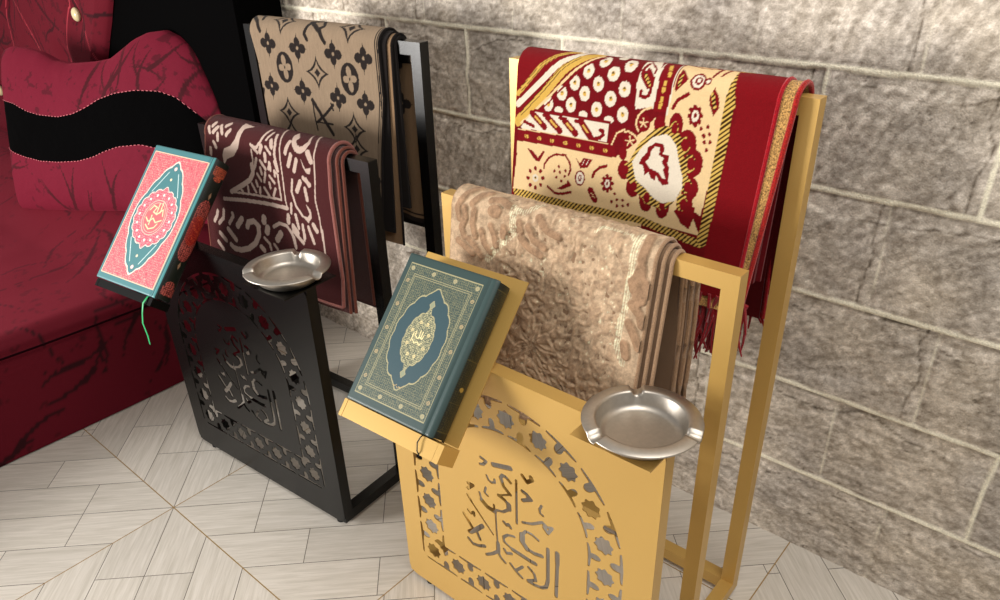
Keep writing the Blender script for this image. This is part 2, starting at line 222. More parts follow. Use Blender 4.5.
BROWN=[('F','K',(.1115,.9924),1),('F','K',(.214,.9899),1),('F','K',(.3312,.987),1),('F','K',(.4257,.9859),1),('F','K',(.1043,.8957),1),('F','K',(.2165,.8956),1),('F','K',(.3331,.8929),1),('F','K',(.4222,.8899),1),('S','K',(.2726,.9414),1),('S','K',(.1594,.8403),1),('S','K',(.3801,.8307),1),('S','K',(.1611,1.0506),1),('S','K',(.3822,1.0482),1),('S','K',(.0289,.9431),1),('O','K',(.1625,.9435),1),('O','K',(.3782,.9386),1),('s','K',2.2,[(.2453,.8783),(.2467,.8459),(.2514,.8102)]),('s','K',4.9,[(.2453,.8783),(.2744,.8405),(.3025,.8066)]),('s','K',3.5,[(.3131,.8748),(.2849,.8508),(.2546,.8289)]),('s','K',1.9,[(.2546,.8289),(.3061,.8299)]),('s','K',2.7,[(.3065,.8769),(.3113,.863)]),('s','K',5.4,[(.2534,1.0532),(.2902,1.0308),(.3077,1.0094)]),('s','K',4.3,[(.2493,1.0544),(.2858,1.0645),(.2987,1.0453),(.2871,1.0369)]),('s','K',4.9,[(.2502,1.0107),(.2418,1.0233),(.2464,1.0405),(.2522,1.0515)]),('s','K',4.9,[(.0283,1.0689),(.0694,1.0408),(.0875,1.0183)]),('s','K',4.3,[(.0283,1.0689),(.079,1.066),(.0862,1.0481)]),('s','K',4.3,[(.0696,.8835),(.0599,.8566),(.047,.8464)]),('s','K',.8,[(.4775,1.0472),(.4747,1.0295),(.4695,.997),(.4689,.9424),(.4689,.8669)]),('s','K',.8,[(.4869,1.0483),(.4822,1.0301),(.4801,.9979),(.478,.9433),(.4771,.868)])]
MAROON=[('p','W',[(.1301,.7917),(.1539,.8009),(.1753,.8197),(.1838,.8443),(.1855,.8636),(.2219,.8581),(.1995,.847),(.1931,.8245),(.1831,.8009),(.1652,.7803),(.1374,.769),(.1253,.7533),(.1217,.7756)]),('s','W',4.8,[(.0885,.8382),(.0943,.8457)]),('s','W',4.8,[(.1109,.8216),(.1085,.8077)]),('s','W',4.8,[(.1183,.8415),(.1272,.8261)]),('s','W',4.8,[(.1348,.8442),(.1445,.8518)]),('s','W',4.8,[(.1423,.8238),(.1528,.8368)]),('s','W',4.8,[(.092,.8007),(.0997,.7905)]),('s','W',4.8,[(.0775,.7848),(.0768,.7709)]),('s','W',4.8,[(.0761,.8327),(.0805,.8218)]),('s','W',4.8,[(.0937,.8237),(.1079,.8373)]),('s','W',3.2,[(.2298,.8146),(.2482,.8108),(.2628,.826),(.279,.8608)]),('s','W',2.88,[(.281,.8332),(.2935,.8534)]),('s','W',3.84,[(.2298,.8146),(.2504,.8014)]),('s','W',2.56,[(.2298,.8037),(.2323,.7843),(.2307,.7484)]),('s','W',5.12,[(.2667,.818),(.2594,.8039)]),('s','W',5.44,[(.2977,.8335),(.3012,.8211)]),('s','W',3.84,[(.282,.8182),(.2953,.8052)]),('s','W',4.8,[(.2763,.8022),(.276,.787)]),('s','W',4.16,[(.2448,.7863),(.239,.7699)]),('s','W',3.84,[(.2584,.7841),(.2737,.7691)]),('s','W',3.84,[(.308,.8502),(.3132,.8272),(.3087,.8051),(.3164,.7719)]),('s','W',4.16,[(.2893,.7848),(.2908,.7698)]),('s','W',3.52,[(.3068,.7898),(.3147,.7716)]),('s','W',2.08,[(.3153,.8779),(.3233,.8534),(.3289,.8296),(.3277,.7975),(.3307,.7657),(.3346,.7115),(.3394,.6946)]),('s','W',2.72,[(.3044,.7699),(.3153,.7631),(.3157,.7522),(.3208,.7089)]),('s','W',5.76,[(.1438,.6948),(.1884,.7182),(.2162,.7346),(.2295,.7527),(.2267,.7701)]),('s','W',2.56,[(.1438,.6948),(.2114,.7016),(.3208,.7089)]),('s','W',3.52,[(.2393,.7722),(.2344,.7625)]),('s','W',3.52,[(.2563,.7683),(.2598,.7557)]),('s','W',3.52,[(.2437,.7529),(.2558,.7394)]),('s','W',3.52,[(.2378,.7361),(.2416,.7255)]),('s','W',3.52,[(.2725,.7601),(.2662,.739)]),('s','W',3.52,[(.3044,.7699),(.3048,.759)]),('s','W',3.52,[(.2857,.7557),(.3011,.743)]),('s','W',3.52,[(.2836,.7399),(.2857,.7291)]),('s','W',3.52,[(.2222,.7266),(.2342,.7105)]),('s','W',3.52,[(.2067,.7192),(.2084,.7057)]),('s','W',3.52,[(.1763,.7113),(.1862,.7039)]),('s','W',3.52,[(.2501,.7225),(.2485,.7109)]),('s','W',3.52,[(.2644,.7252),(.2799,.71)]),('s','W',3.52,[(.3029,.73),(.294,.7127)]),('s','W',3.52,[(.2888,.7803),(.2842,.7708)]),('s','W',4.48,[(.1113,.672),(.1905,.6837),(.2633,.6898),(.3393,.6935)]),('p','W',[(.3709,.8297),(.3618,.8392),(.3552,.8573),(.3594,.871),(.3761,.8554),(.3717,.8459),(.3802,.8377),(.391,.835),(.3946,.8208),(.3787,.8225)]),('p','W',[(.362,.8687),(.3589,.8583),(.3618,.8441),(.3664,.8332),(.3787,.8225),(.3946,.8208),(.4088,.8293),(.4153,.8462),(.398,.8813),(.4062,.8498),(.3964,.8369),(.3832,.8348),(.3748,.8414),(.3682,.8537)]),('s','W',5.12,[(.3547,.8404),(.3463,.8153)]),('s','W',5.12,[(.3638,.8138),(.353,.7888)]),('s','W',5.12,[(.3805,.806),(.3716,.7813)]),('s','W',7.36,[(.4173,.8264),(.4265,.8114)]),('p','W',[(.3938,.8123),(.4076,.7916),(.4252,.7967),(.4225,.7837),(.413,.7821),(.4014,.7927)]),('s','W',2.08,[(.419,.8792),(.4362,.8426),(.4378,.8153),(.4363,.763)]),('s','W',2.08,[(.4372,.7737),(.4351,.7309),(.4462,.6943),(.4536,.6474),(.4537,.6696),(.4602,.6085)]),('s','W',4.48,[(.3994,.7713),(.4204,.7602)]),('s','W',5.76,[(.3888,.7609),(.377,.7393)]),('s','W',5.44,[(.4086,.7686),(.4172,.7596)]),('s','W',4.8,[(.4036,.7486),(.4095,.726)]),('s','W',3.2,[(.363,.7606),(.3585,.7337),(.3703,.7052),(.3914,.6873)]),('p','W',[(.3883,.6889),(.4077,.6885),(.4148,.6965),(.4038,.7162),(.4188,.7061),(.4222,.6893),(.4098,.6756)]),('s','W',5.6,[(.4257,.6746),(.4359,.6635)]),('s','W',3.84,[(.354,.7064),(.3518,.6859)]),('s','W',4.48,[(.3666,.6845),(.3754,.6571)]),('s','W',3.84,[(.3895,.6669),(.393,.6337)]),('s','W',4.16,[(.409,.6666),(.4228,.6405)]),('s','W',5.76,[(.3408,.6769),(.3396,.6653)]),('s','W',5.76,[(.3555,.6573),(.3709,.6447)]),('s','W',6.72,[(.1922,.6211),(.1977,.6331),(.217,.6395),(.2322,.6309),(.231,.6091),(.2169,.5866),(.192,.5686),(.1639,.5583),(.1365,.5557),(.1218,.5611)]),('s','W',7.36,[(.1557,.6157),(.174,.6365)]),('s','W',8.0,[(.2533,.6542),(.252,.6446)]),('s','W',8.0,[(.263,.6328),(.2597,.6214)]),('s','W',8.0,[(.3081,.6286),(.2939,.6113)]),('s','W',6.4,[(.3405,.6734),(.3393,.663)]),('s','W',7.04,[(.1163,.5986),(.1442,.58)]),('s','W',6.4,[(.0775,.5801),(.1012,.5677)]),('s','W',5.76,[(.0648,.5544),(.0846,.541)]),('s','W',4.16,[(.2851,.6399),(.3075,.6528),(.3314,.6522),(.3501,.6379),(.3605,.6079)]),('s','W',3.84,[(.2487,.6059),(.2653,.5953),(.269,.5817)]),('s','W',4.16,[(.2815,.5966),(.2911,.5881)]),('s','W',4.8,[(.139,.6426),(.1417,.6359),(.1229,.6148)]),('s','W',4.8,[(.1043,.6428),(.0987,.6221),(.078,.6053)]),('s','W',4.8,[(.0773,.6349),(.0709,.6213),(.0581,.6061)]),('s','W',6.4,[(.2364,.5814),(.2446,.5748)]),('s','W',6.4,[(.3553,.655),(.3694,.6467)]),('s','W',4.8,[(.3543,.6457),(.389,.626)]),('s','W',4.16,[(.3408,.645),(.356,.63),(.3608,.6103)]),('s','W',4.16,[(.4116,.6604),(.4255,.6343)]),('s','W',4.16,[(.3918,.6561),(.3951,.6387)])]
BEIGE=[('s','h',6.3,[(.0767,.8155),(.0793,.7977),(.0714,.7798),(.0785,.7652)]),('s','h',6.3,[(.0992,.8159),(.0963,.7925),(.104,.7713)]),('s','h',6.3,[(.1179,.7838),(.1253,.7651),(.1411,.7529)]),('s','h',6.3,[(.1373,.7974),(.1473,.7818),(.1515,.767)]),('s','h',6.3,[(.0651,.8245),(.0734,.8418),(.0885,.86)]),('s','h',6.3,[(.0918,.8257),(.1028,.8424),(.1182,.8528)]),('s','h',6.3,[(.0653,.7549),(.0876,.7463),(.1003,.7401)]),('s','h',6.3,[(.0894,.7632),(.1085,.7516),(.1213,.7409)]),('s','h',6.3,[(.1654,.8018),(.1669,.7866)]),('s','h',6.3,[(.1974,.8159),(.2013,.8036)]),('s','h',6.3,[(.2166,.8139),(.2292,.7951),(.2512,.7876)]),('s','h',6.3,[(.2024,.793),(.2201,.7798),(.245,.773)]),('s','h',6.3,[(.2314,.8327),(.2532,.8161),(.277,.8112)]),('s','h',6.3,[(.0657,.7947),(.0603,.812),(.0687,.83)]),('e','h',(.1424,.8232),(15,11)),('e','h',(.1663,.7931),(8,9)),('e','h',(.1977,.8138),(7,7)),('s','h',6.75,[(.1284,.8393),(.1475,.8447),(.1659,.8383)]),('s','h',7.5,[(.4275,.8517),(.4293,.8334),(.428,.8134)]),('s','h',7.5,[(.4294,.8038),(.4221,.782),(.4263,.7732)]),('s','h',7.5,[(.4237,.7725),(.4329,.7499)]),('s','h',7.5,[(.4294,.8038),(.4318,.7897)]),('s','h',7.8,[(.4228,.7437),(.4388,.7306),(.4439,.7168)]),('s','h',7.8,[(.4223,.7124),(.4366,.6934),(.4444,.6802)]),('s','h',7.8,[(.4194,.6769),(.4249,.6599)]),('s','h',7.8,[(.4222,.7814),(.4296,.7533)]),('s','h',7.8,[(.4386,.7811),(.4378,.7533)]),('s','h',7.8,[(.4504,.7746),(.4495,.7643)]),('s','h',7.8,[(.422,.7663),(.4174,.7775)])]
SPECK=[('s','p',7,[(.1744,.8379),(.1817,.8232),(.1854,.7977),(.1702,.7807),(.1519,.7626),(.1363,.7401)]),('s','p',5,[(.177,.8335),(.2034,.8352),(.2223,.8581)]),('s','p',6,[(.4125,.8497),(.4117,.8237),(.4142,.7798)]),('s','p',5.5,[(.4117,.7785),(.4122,.7404),(.4064,.7046),(.4064,.667),(.4215,.6451)]),('s','p',3,[(.3387,.836),(.3462,.8481),(.3909,.8492),(.4116,.8366)])]
SCRIPT=[(1.93,[(.2232,.4228),(.2302,.4252),(.2376,.4359),(.232,.4374),(.2252,.4388)]),(3.31,[(.2535,.4369),(.2915,.4485)]),(1.66,[(.2375,.4043),(.2413,.396),(.2481,.3937),(.2557,.3979),(.2554,.4045)]),(2.21,[(.2688,.4159),(.2736,.4243),(.2816,.4241),(.2914,.4175)]),(2.48,[(.2706,.4142),(.2755,.4007),(.2899,.3898)]),(1.38,[(.2624,.3731),(.2912,.3898)]),(2.48,[(.2638,.3733),(.2759,.3709),(.286,.3643)]),(3.59,[(.286,.3643),(.2863,.3547)]),(1.93,[(.2863,.3533),(.2722,.3396),(.2554,.3342)]),(1.66,[(.2181,.3548),(.2222,.34)]),(3.31,[(.223,.3391),(.2355,.3305),(.2524,.329)]),(1.66,[(.2516,.3442),(.2524,.329)]),(1.38,[(.2547,.3318),(.2556,.2814),(.2574,.2536)]),(3.04,[(.258,.254),(.2579,.2341)]),(2.21,[(.2282,.2062),(.2435,.2185),(.2573,.2337)]),(2.21,[(.2586,.2299),(.264,.2212),(.2739,.2155)]),(1.93,[(.1883,.3328),(.1967,.321)]),(1.38,[(.1967,.321),(.243,.2735),(.2471,.2696)]),(1.66,[(.304,.4292),(.3033,.3311)]),(2.48,[(.3176,.4475),(.3271,.4377),(.3385,.4486),(.3353,.4532)]),(2.48,[(.3174,.4128),(.3268,.4107),(.3357,.4039),(.3176,.3926)]),(2.48,[(.3281,.4088),(.3293,.4002)]),(1.66,[(.3576,.4033),(.3533,.3936),(.3546,.3855),(.3608,.3831)]),(1.93,[(.3168,.3416),(.3365,.3498),(.3596,.3677),(.3672,.3538)]),(1.93,[(.3622,.3571),(.3703,.3483),(.3801,.3668)]),(1.93,[(.3596,.3677),(.3697,.3622),(.3796,.3664)]),(2.21,[(.2734,.3166),(.2796,.3124),(.2853,.3173),(.2892,.3116)]),(1.93,[(.1873,.2949),(.1939,.2899),(.2012,.2972),(.2019,.2887)]),(2.48,[(.1757,.2791),(.185,.268),(.1962,.2535)]),(3.04,[(.1893,.24),(.2038,.2546),(.2212,.275)]),(2.76,[(.1862,.2391),(.2038,.2556)]),(2.48,[(.2039,.2562),(.2132,.236)]),(2.21,[(.1911,.3624),(.2034,.3635),(.1902,.3491)]),(1.66,[(.2339,.3748),(.2304,.3617),(.2381,.3577)]),(2.48,[(.1835,.2203),(.1937,.2127),(.2092,.2163),(.2246,.2257)]),(1.93,[(.2971,.2952),(.2818,.2899),(.2717,.2791),(.2727,.2679),(.2921,.261)]),(3.04,[(.2921,.261),(.3196,.2597),(.3358,.2587),(.3439,.2596)]),(2.21,[(.2727,.2489),(.2776,.2418),(.2896,.2489)]),(1.93,[(.3506,.3206),(.3363,.3257),(.3232,.3245),(.3155,.3126)]),(3.86,[(.315,.3108),(.3147,.2948),(.3253,.2841)]),(2.76,[(.3253,.2841),(.3413,.2829),(.3584,.2876)]),(2.21,[(.2869,.2211),(.2966,.2123),(.305,.2072),(.3133,.2037)]),(1.93,[(.2989,.2123),(.3151,.2326)]),(2.21,[(.3289,.2405),(.341,.2322),(.345,.2183),(.3272,.2057)]),(2.48,[(.3272,.2041),(.3409,.2046),(.3571,.2085),(.3678,.2177),(.3717,.237),(.3715,.2578),(.3712,.3126)]),(3.04,[(.3909,.3156),(.3912,.2917)]),(2.48,[(.3912,.2917),(.3897,.2106)])]
CT=[(.0584,.4197),(.0506,.4715),(.0529,.5233),(.0757,.5563),(.1184,.5709),(.1998,.5683),(.2687,.5591),(.334,.5377),(.4013,.532),(.5143,.5439),(.581,.5562),(.6408,.5883),(.6948,.6195),(.746,.6385),(.8106,.6466),(.8633,.6291),(.9104,.6006),(.9372,.5628),(.9593,.5134),(.9784,.4719),(.9905,.4355),(.9956,.4069)]
S1=[(.0581,.3965),(.0828,.395),(.1612,.3906),(.2304,.3728),(.3005,.3652),(.394,.366),(.4649,.3809),(.5128,.4002),(.5749,.4325),(.6511,.4559),(.7365,.4704),(.8181,.4728),(.8763,.4592),(.9311,.4194),(.9667,.3842)]
S2=[(.0533,.2443),(.0762,.2326),(.1737,.2179),(.271,.2139),(.3677,.2201),(.4629,.2329),(.534,.2529),(.5954,.278),(.6501,.2958),(.737,.31),(.819,.3021),(.897,.2729),(.9499,.2416)]
CB=[(.0285,.0438),(.0504,.0247),(.1608,.0348),(.3129,.0502),(.576,.0829),(.7529,.0918),(.9273,.0819)]

# ------------------------------------------------------------------ materials
def M_gold(): return mat('gold_paint', (0.77, 0.62, 0.34), rough=0.36, metal=0.30, spec=0.5, bump=0.03, bscale=900, var=0.03)
GOLD = M_gold()
BLACK = mat('black_gloss_paint', (0.022, 0.022, 0.021), rough=0.27, spec=0.28, bump=0.02, bscale=700, var=0.05)
STEEL = mat('brushed_steel', (0.72, 0.69, 0.65), rough=0.42, metal=1.0, bump=0.02, bscale=160, var=0.05)
RUBBER = mat('rubber', (0.05, 0.045, 0.04), rough=0.8)
PAPER = mat('page_paper', (0.86, 0.80, 0.62), rough=0.9, var=0.1, bscale=900)

# ------------------------------------------------------------------ setting: floor
FX, FY = -1.5345, -0.8271                       # a tile corner where the plank diagonals meet
def build_floor():
    vs, fs, uv = [], [], []
    for i in range(-8, 8):
        for j in range(-5, 2):
            x0, y0 = FX + 0.6 * i, FY + 0.6 * j
            y1 = min(y0 + 0.6, 0.05)
            if y0 >= 0.05: continue
            k = len(vs)
            vs += [(x0, y0, 0), (x0 + 0.6, y0, 0), (x0 + 0.6, y1, 0), (x0, y1, 0)]
            fs.append((k, k + 1, k + 2, k + 3))
            for (x, y) in ((x0, y0), (x0 + 0.6, y0), (x0 + 0.6, y1), (x0, y1)):
                p, q = x - x0, y - y0
                if i % 2: p = 0.6 - p
                if j % 2: q = 0.6 - q
                uv.append((p, q))
    me = mesh('floor', vs, fs)
    l = me.uv_layers.new(name='tile')
    for a, b in enumerate(uv): l.data[a].uv = b
    m = bpy.data.materials.new('plank_porcelain'); m.use_nodes = True
    n = m.node_tree.nodes; L = m.node_tree.links; bs = n['Principled BSDF']
    tx = n.new('ShaderNodeUVMap'); tx.uv_map = 'tile'
    sp = n.new('ShaderNodeSeparateXYZ'); L.new(tx.outputs[0], sp.inputs[0])
    geo = n.new('ShaderNodeNewGeometry')
    def mth(op, a, b=None, c=None):
        q = n.new('ShaderNodeMath'); q.operation = op
        for k, v in enumerate((a, b, c)):
            if v is None: continue
            if isinstance(v, (int, float)): q.inputs[k].default_value = v
            else: L.new(v, q.inputs[k])
        return q.outputs[0]
    P, Q = sp.outputs[0], sp.outputs[1]
    al = mth('MULTIPLY', mth('ADD', P, Q), 0.70711)
    ac = mth('MULTIPLY', mth('SUBTRACT', P, Q), 0.70711)
    wv = 0.10607
    pid = mth('FLOOR', mth('DIVIDE', ac, wv))
    fr = mth('SUBTRACT', mth('DIVIDE', ac, wv), pid)
    dj = mth('MULTIPLY', mth('MINIMUM', fr, mth('SUBTRACT', 1.0, fr)), wv)          # distance to long joint
    off = mth('MULTIPLY', mth('MODULO', mth('ABSOLUTE', mth('ADD', pid, 0.5)), 2.0), 0.17)
    seg = mth('DIVIDE', mth('ADD', al, off), 0.30)
    sid = mth('FLOOR', seg); sf = mth('SUBTRACT', seg, sid)
    dc = mth('MULTIPLY', mth('MINIMUM', sf, mth('SUBTRACT', 1.0, sf)), 0.30)
    joint = mth('LESS_THAN', mth('MINIMUM', dj, dc), 0.0008)
    de = mth('MINIMUM', mth('MINIMUM', P, mth('SUBTRACT', 0.6, P)), mth('MINIMUM', Q, mth('SUBTRACT', 0.6, Q)))
    edge = mth('LESS_THAN', de, 0.0013)
    cv = n.new('ShaderNodeCombineXYZ'); L.new(mth('MULTIPLY', al, 5.0), cv.inputs[0]); L.new(mth('MULTIPLY', ac, 90.0), cv.inputs[1])
    L.new(mth('ADD', mth('MULTIPLY', pid, 3.7), mth('MULTIPLY', sid, 9.1)), cv.inputs[2])
    nz = n.new('ShaderNodeTexNoise'); nz.inputs['Scale'].default_value = 1.6; nz.inputs['Detail'].default_value = 5; nz.inputs['Roughness'].default_value = 0.65
    nz.inputs['Distortion'].default_value = 0.6
    L.new(cv.outputs[0], nz.inputs['Vector'])
    cr = n.new('ShaderNodeValToRGB'); L.new(nz.outputs['Fac'], cr.inputs[0])
    cr.color_ramp.elements[0].position = 0.3; cr.color_ramp.elements[0].color = (*lin((0.76, 0.73, 0.68)), 1)
    cr.color_ramp.elements[1].position = 0.66; cr.color_ramp.elements[1].color = (*lin((0.86, 0.83, 0.79)), 1)
    wn = n.new('ShaderNodeTexWhiteNoise'); wn.noise_dimensions = '3D'
    cc = n.new('ShaderNodeCombineXYZ'); L.new(pid, cc.inputs[0]); L.new(sid, cc.inputs[1])
    L.new(mth('FLOOR', mth('MULTIPLY', mth('SUBTRACT', geo_x(n, L, geo), FX), 1 / 0.6)), cc.inputs[2])
    L.new(cc.outputs[0], wn.inputs['Vector'])
    sc = n.new('ShaderNodeVectorMath'); sc.operation = 'SCALE'; L.new(cr.outputs[0], sc.inputs[0])
    L.new(mth('ADD', 0.92, mth('MULTIPLY', wn.outputs['Value'], 0.12)), sc.inputs['Scale'])
    m1 = n.new('ShaderNodeMix'); m1.data_type = 'RGBA'; L.new(joint, m1.inputs['Factor']); L.new(sc.outputs[0], m1.inputs[6]); m1.inputs[7].default_value = (*lin((0.36, 0.33, 0.30)), 1)
    m2 = n.new('ShaderNodeMix'); m2.data_type = 'RGBA'; L.new(edge, m2.inputs['Factor']); L.new(m1.outputs[2], m2.inputs[6]); m2.inputs[7].default_value = (*lin((0.60, 0.48, 0.28)), 1)
    L.new(m2.outputs[2], bs.inputs['Base Color']); bs.inputs['Roughness'].default_value = 0.5
    bp = n.new('ShaderNodeBump'); bp.inputs['Strength'].default_value = 0.25; bp.inputs['Distance'].default_value = 0.001
    L.new(mth('SUBTRACT', nz.outputs['Fac'], mth('MULTIPLY', mth('MAXIMUM', joint, edge), 2.0)), bp.inputs['Height']); L.new(bp.outputs[0], bs.inputs['Normal'])
    o = link('floor', me, None, m); o['kind'] = 'structure'
def geo_x(n, L, geo):
    s = n.new('ShaderNodeSeparateXYZ'); L.new(geo.outputs['Position'], s.inputs[0]); return s.outputs[0]
build_floor()

# ------------------------------------------------------------------ setting: split-stone wall
def build_wall():
    H0, HC = 0.1982, 0.2056
    xs = np.concatenate([np.arange(-4.6, -2.1, .02), np.arange(-2.1, 0.75, .0038), np.arange(.75, 1.3, .02)])
    zs = np.concatenate([np.arange(-.01, 1.42, .0038), np.arange(1.42, 1.92, .02)])
    X, Zz = np.meshgrid(xs, zs, indexing='ij')
    row = np.where(Zz < H0, 0, 1 + np.floor((Zz - H0) / HC)).astype(int)
    rz0 = np.where(row == 0, 0.0, H0 + (row - 1) * HC); rh = np.where(row == 0, H0, HC)
    PER = 0.276
    # joint phases measured per course (metres)
    ph = {0: -0.1716, 1: -0.3052, 2: -0.1693, 3: -0.2924, 4: -0.1633, 5: -0.2974, 6: -0.16, 7: -0.297, 8: -0.16}
    phs = np.vectorize(lambda r: ph.get(r, 0.0))(row)
    wob = 0.002 * (vnoise(Zz * 22, X * 4, 3) - 0.5) * 2
    cx = np.floor((X + wob - phs) / PER); fx = (X + wob - phs) - cx * PER
    wz = 0.0013 * (vnoise(X * 14, Zz * 3, 5) - 0.5) * 2
    dz = np.minimum(Zz + wz - rz0, rz0 + rh - Zz - wz); dx = np.minimum(fx, PER - fx)
    dz = np.where((row == 0) & (Zz < H0 / 2), 1.0, dz)
    tid = (row * 131 + cx.astype(int) * 17)
    tr = ((tid * 7919) % 101) / 101.0
    tr2 = ((tid * 104729) % 97) / 97.0
    # rock relief: slanted strata, cracks and chipped rims
    ang = (tr - 0.5) * 1.6 + 0.5
    a = X * np.cos(ang) + Zz * np.sin(ang); b = -X * np.sin(ang) + Zz * np.cos(ang)
    rel = 0.007 * fbm(a * 7 + tid * .37, b * 20 + tid * .11, 11, 5) + 0.006 * fbm(X * 55, Zz * 60, 12, 4)
    wob2 = fbm(X * 24, Zz * 24, 19, 3) * .5
    rd = np.abs(fbm(a * 6 + tid + wob2, b * 15 + wob2, 21, 4) - 0.46)
    crack = np.clip(1 - rd / 0.0045, 0, 1) * (fbm(X * 8, Zz * 8, 22, 2) > .42)
    ddx = np.minimum(fx, PER - fx)
    tz = rz0 + rh - Zz
    lh = 0.006 + 0.075 * np.clip(fbm(X * 8 + tid, row * 3.1 + X * 0, 31, 5) - .18, 0, 1)
    ledge = np.clip((lh - tz) / 0.004, 0, 1)
    ledge_line = np.clip(1 - np.abs(lh - tz) / 0.0028, 0, 1) * (fbm(X * 13, tid * 1.0, 33, 2) > .36)
    sh_ = 0.010 + 0.035 * np.clip(fbm(Zz * 14 + tid, tid * .7, 9, 4) - .15, 0, 1)
    side_line = np.clip(1 - np.abs(PER - fx - sh_) / 0.0028, 0, 1) * (tr > .3)
    lip = np.clip(1 - np.minimum(dz, dx * 1.1) / 0.012, 0, 1)
    h = rel - 0.003 * crack - 0.004 * lip - 0.004 * ledge - 0.003 * side_line - .002 * ledge_line + 0.003 * (tr2 - 0.5)
    mort = np.clip((0.0060 + 0.0018 * (vnoise(X * 40, Zz * 40, 2) - .5) - dz) / 0.0018, 0, 1)
    wide = (row == 4) | (row == 6) | ((row == 1) & (X > -.17))
    mx = np.clip((np.where(wide, .0046, .0020) + .0012 * (vnoise(X * 60, Zz * 50, 6) - .5) - dx) / 0.0016, 0, 1) * np.where(wide, 1.0, .62)
    mort = np.maximum(mort, mx)
    h = h * (1 - mort) + 0.006 * mort
    Y = 0.010 - h
    P = np.stack([X, Y, Zz], -1)
    me = grid_mesh('wall_back', P)
    base = np.stack([0.735 + 0 * X, 0.69 + 0 * X, 0.635 + 0 * X], -1)
    warm = fbm(X * 9, Zz * 9, 41, 4)[..., None]
    sp = fbm(X * 150 + Zz * 40, Zz * 190, 51, 3)[..., None]
    st_ = fbm(a * 30 + tid, b * 110, 61, 4)[..., None]
    c = base + (warm - 0.45) * np.array([0.16, 0.14, 0.10]) + (sp - 0.45) * 0.46 + (st_ - 0.47) * 0.34 + (tr[..., None] - 0.5) * 0.05
    c = c - crack[..., None] * 0.16 - ledge_line[..., None] * .30 - side_line[..., None] * .28 + (ledge * (tz < lh - .003))[..., None] * .035
    c = c * (1 - mort[..., None]) + np.array([0.95, 0.92, 0.83]) * mort[..., None]
    c = np.clip(c, 0.15, 0.97)
    c = np.where(c <= 0.04045, c / 12.92, ((c + 0.055) / 1.055) ** 2.4)
    set_attr(me, 'Col', c.reshape(-1, 3))
    m = mat('split_stone', rough=0.85, attr='Col', bump=0.7, bscale=330, var=0.16)
    o = link('wall_back', me, None, m, smooth=True); o['kind'] = 'structure'
build_wall()

# ------------------------------------------------------------------ stands
ARCH_U, ARCH_Z, ARCH_R, COR_Z = 0.2835, 0.345, 0.2015, 0.121
def panel_field(U, Z):
    D = np.full(U.shape, 1.0)
    def ell(x, y, cx, cy, rx, ry): return (np.hypot((x - cx) / rx, (y - cy) / ry) - 1) * min(rx, ry)
    def capsule(x, y, x0, x1, cy, r):
        t = np.clip(x, x0, x1); return np.hypot(x - t, y - cy) - r
    def smin(a, b, k=0.004):
        h = np.clip(0.5 + 0.5 * (b - a) / k, 0, 1); return b * (1 - h) + a * h - k * h * (1 - h)
    def motif(s, d, period, n, sgn_ok=True):
        # s along the band, d across it (positive outward)
        out = np.full(s.shape, 1.0)
        k = np.round(s / period); ls = s - k * period
        ok = (k >= 0) & (k <= n)
        th = np.arctan2(d, ls); r = np.hypot(ls, d)
        ro = np.where(ok, r - 0.0168 * (1 + 0.11 * np.cos(8 * th)), 1.0)
        out = np.minimum(out, ro)
        k2 = np.floor(s / period); l2 = s - (k2 + 0.5) * period
        ok2 = (k2 >= 0) & (k2 < n)
        for sg in (1, -1):
            dd = 0.0335 - sg * d
            bar = np.maximum(np.maximum(-dd, dd - 0.0062 * (1 - (np.abs(l2) / 0.036) ** 4)), np.abs(l2) - 0.029)
            bump = np.maximum(ell(l2, dd, 0, 0.0135, 0.0078, 0.0115), -dd)
            out = np.minimum(out, np.where(ok2, smin(bar, bump, 0.003), 1.0))
        return out
    # columns + arch as one band
    up_len = ARCH_Z - COR_Z; total = 2 * up_len + math.pi * ARCH_R; per = total / 16
    th = np.arctan2(Z - ARCH_Z, U - ARCH_U); r = np.hypot(U - ARCH_U, Z - ARCH_Z)
    s = np.where(Z >= ARCH_Z, up_len + th * ARCH_R, np.where(U > ARCH_U, Z - COR_Z, total - (Z - COR_Z)))
    d = np.where(Z >= ARCH_Z, r - ARCH_R, np.abs(U - ARCH_U) - ARCH_R)
    m = motif(s, d, per, 16); m = np.where(Z < COR_Z - 0.03, 1.0, m)
    m = np.where((Z < ARCH_Z) & (np.abs(d) > 0.05), 1.0, m)
    D = np.minimum(D, m)
    s = U - (ARCH_U - ARCH_R); d = COR_Z - Z
    m = motif(s, d, 2 * ARCH_R / 6, 6); m = np.where(np.abs(d) > 0.04, 1.0, m)
    D = np.minimum(D, m)
    for sx in (-1, 1):                       # corner pieces
        cx = ARCH_U + sx * ARCH_R
        x = (U - cx) * sx; y = COR_Z - Z
        L = np.minimum(np.maximum(np.abs(x - 0.031) - 0.0022, np.abs(y - 0.012) - 0.018), np.maximum(np.abs(y - 0.031) - 0.0022, np.abs(x - 0.012) - 0.018))
        D = np.minimum(D, np.maximum(L, x + y - 0.052))
        D = np.minimum(D, ell((x + y) * .7071, (x - y) * .7071, -0.038, 0, 0.010, 0.006))
    for w, pts in SCRIPT:
        hw = max(w * 1.7 / 1000.0, 0.0021)
        for k in range(len(pts) - 1):
            a, b = pts[k], pts[k + 1]
            lo = (min(a[0], b[0]) - .02, min(a[1], b[1]) - .02); hi = (max(a[0], b[0]) + .02, max(a[1], b[1]) + .02)
            bb = (U > lo[0]) & (U < hi[0]) & (Z > lo[1]) & (Z < hi[1])
            D[bb] = np.minimum(D[bb], d_seg(U[bb], Z[bb], a, b) - hw)
    return D

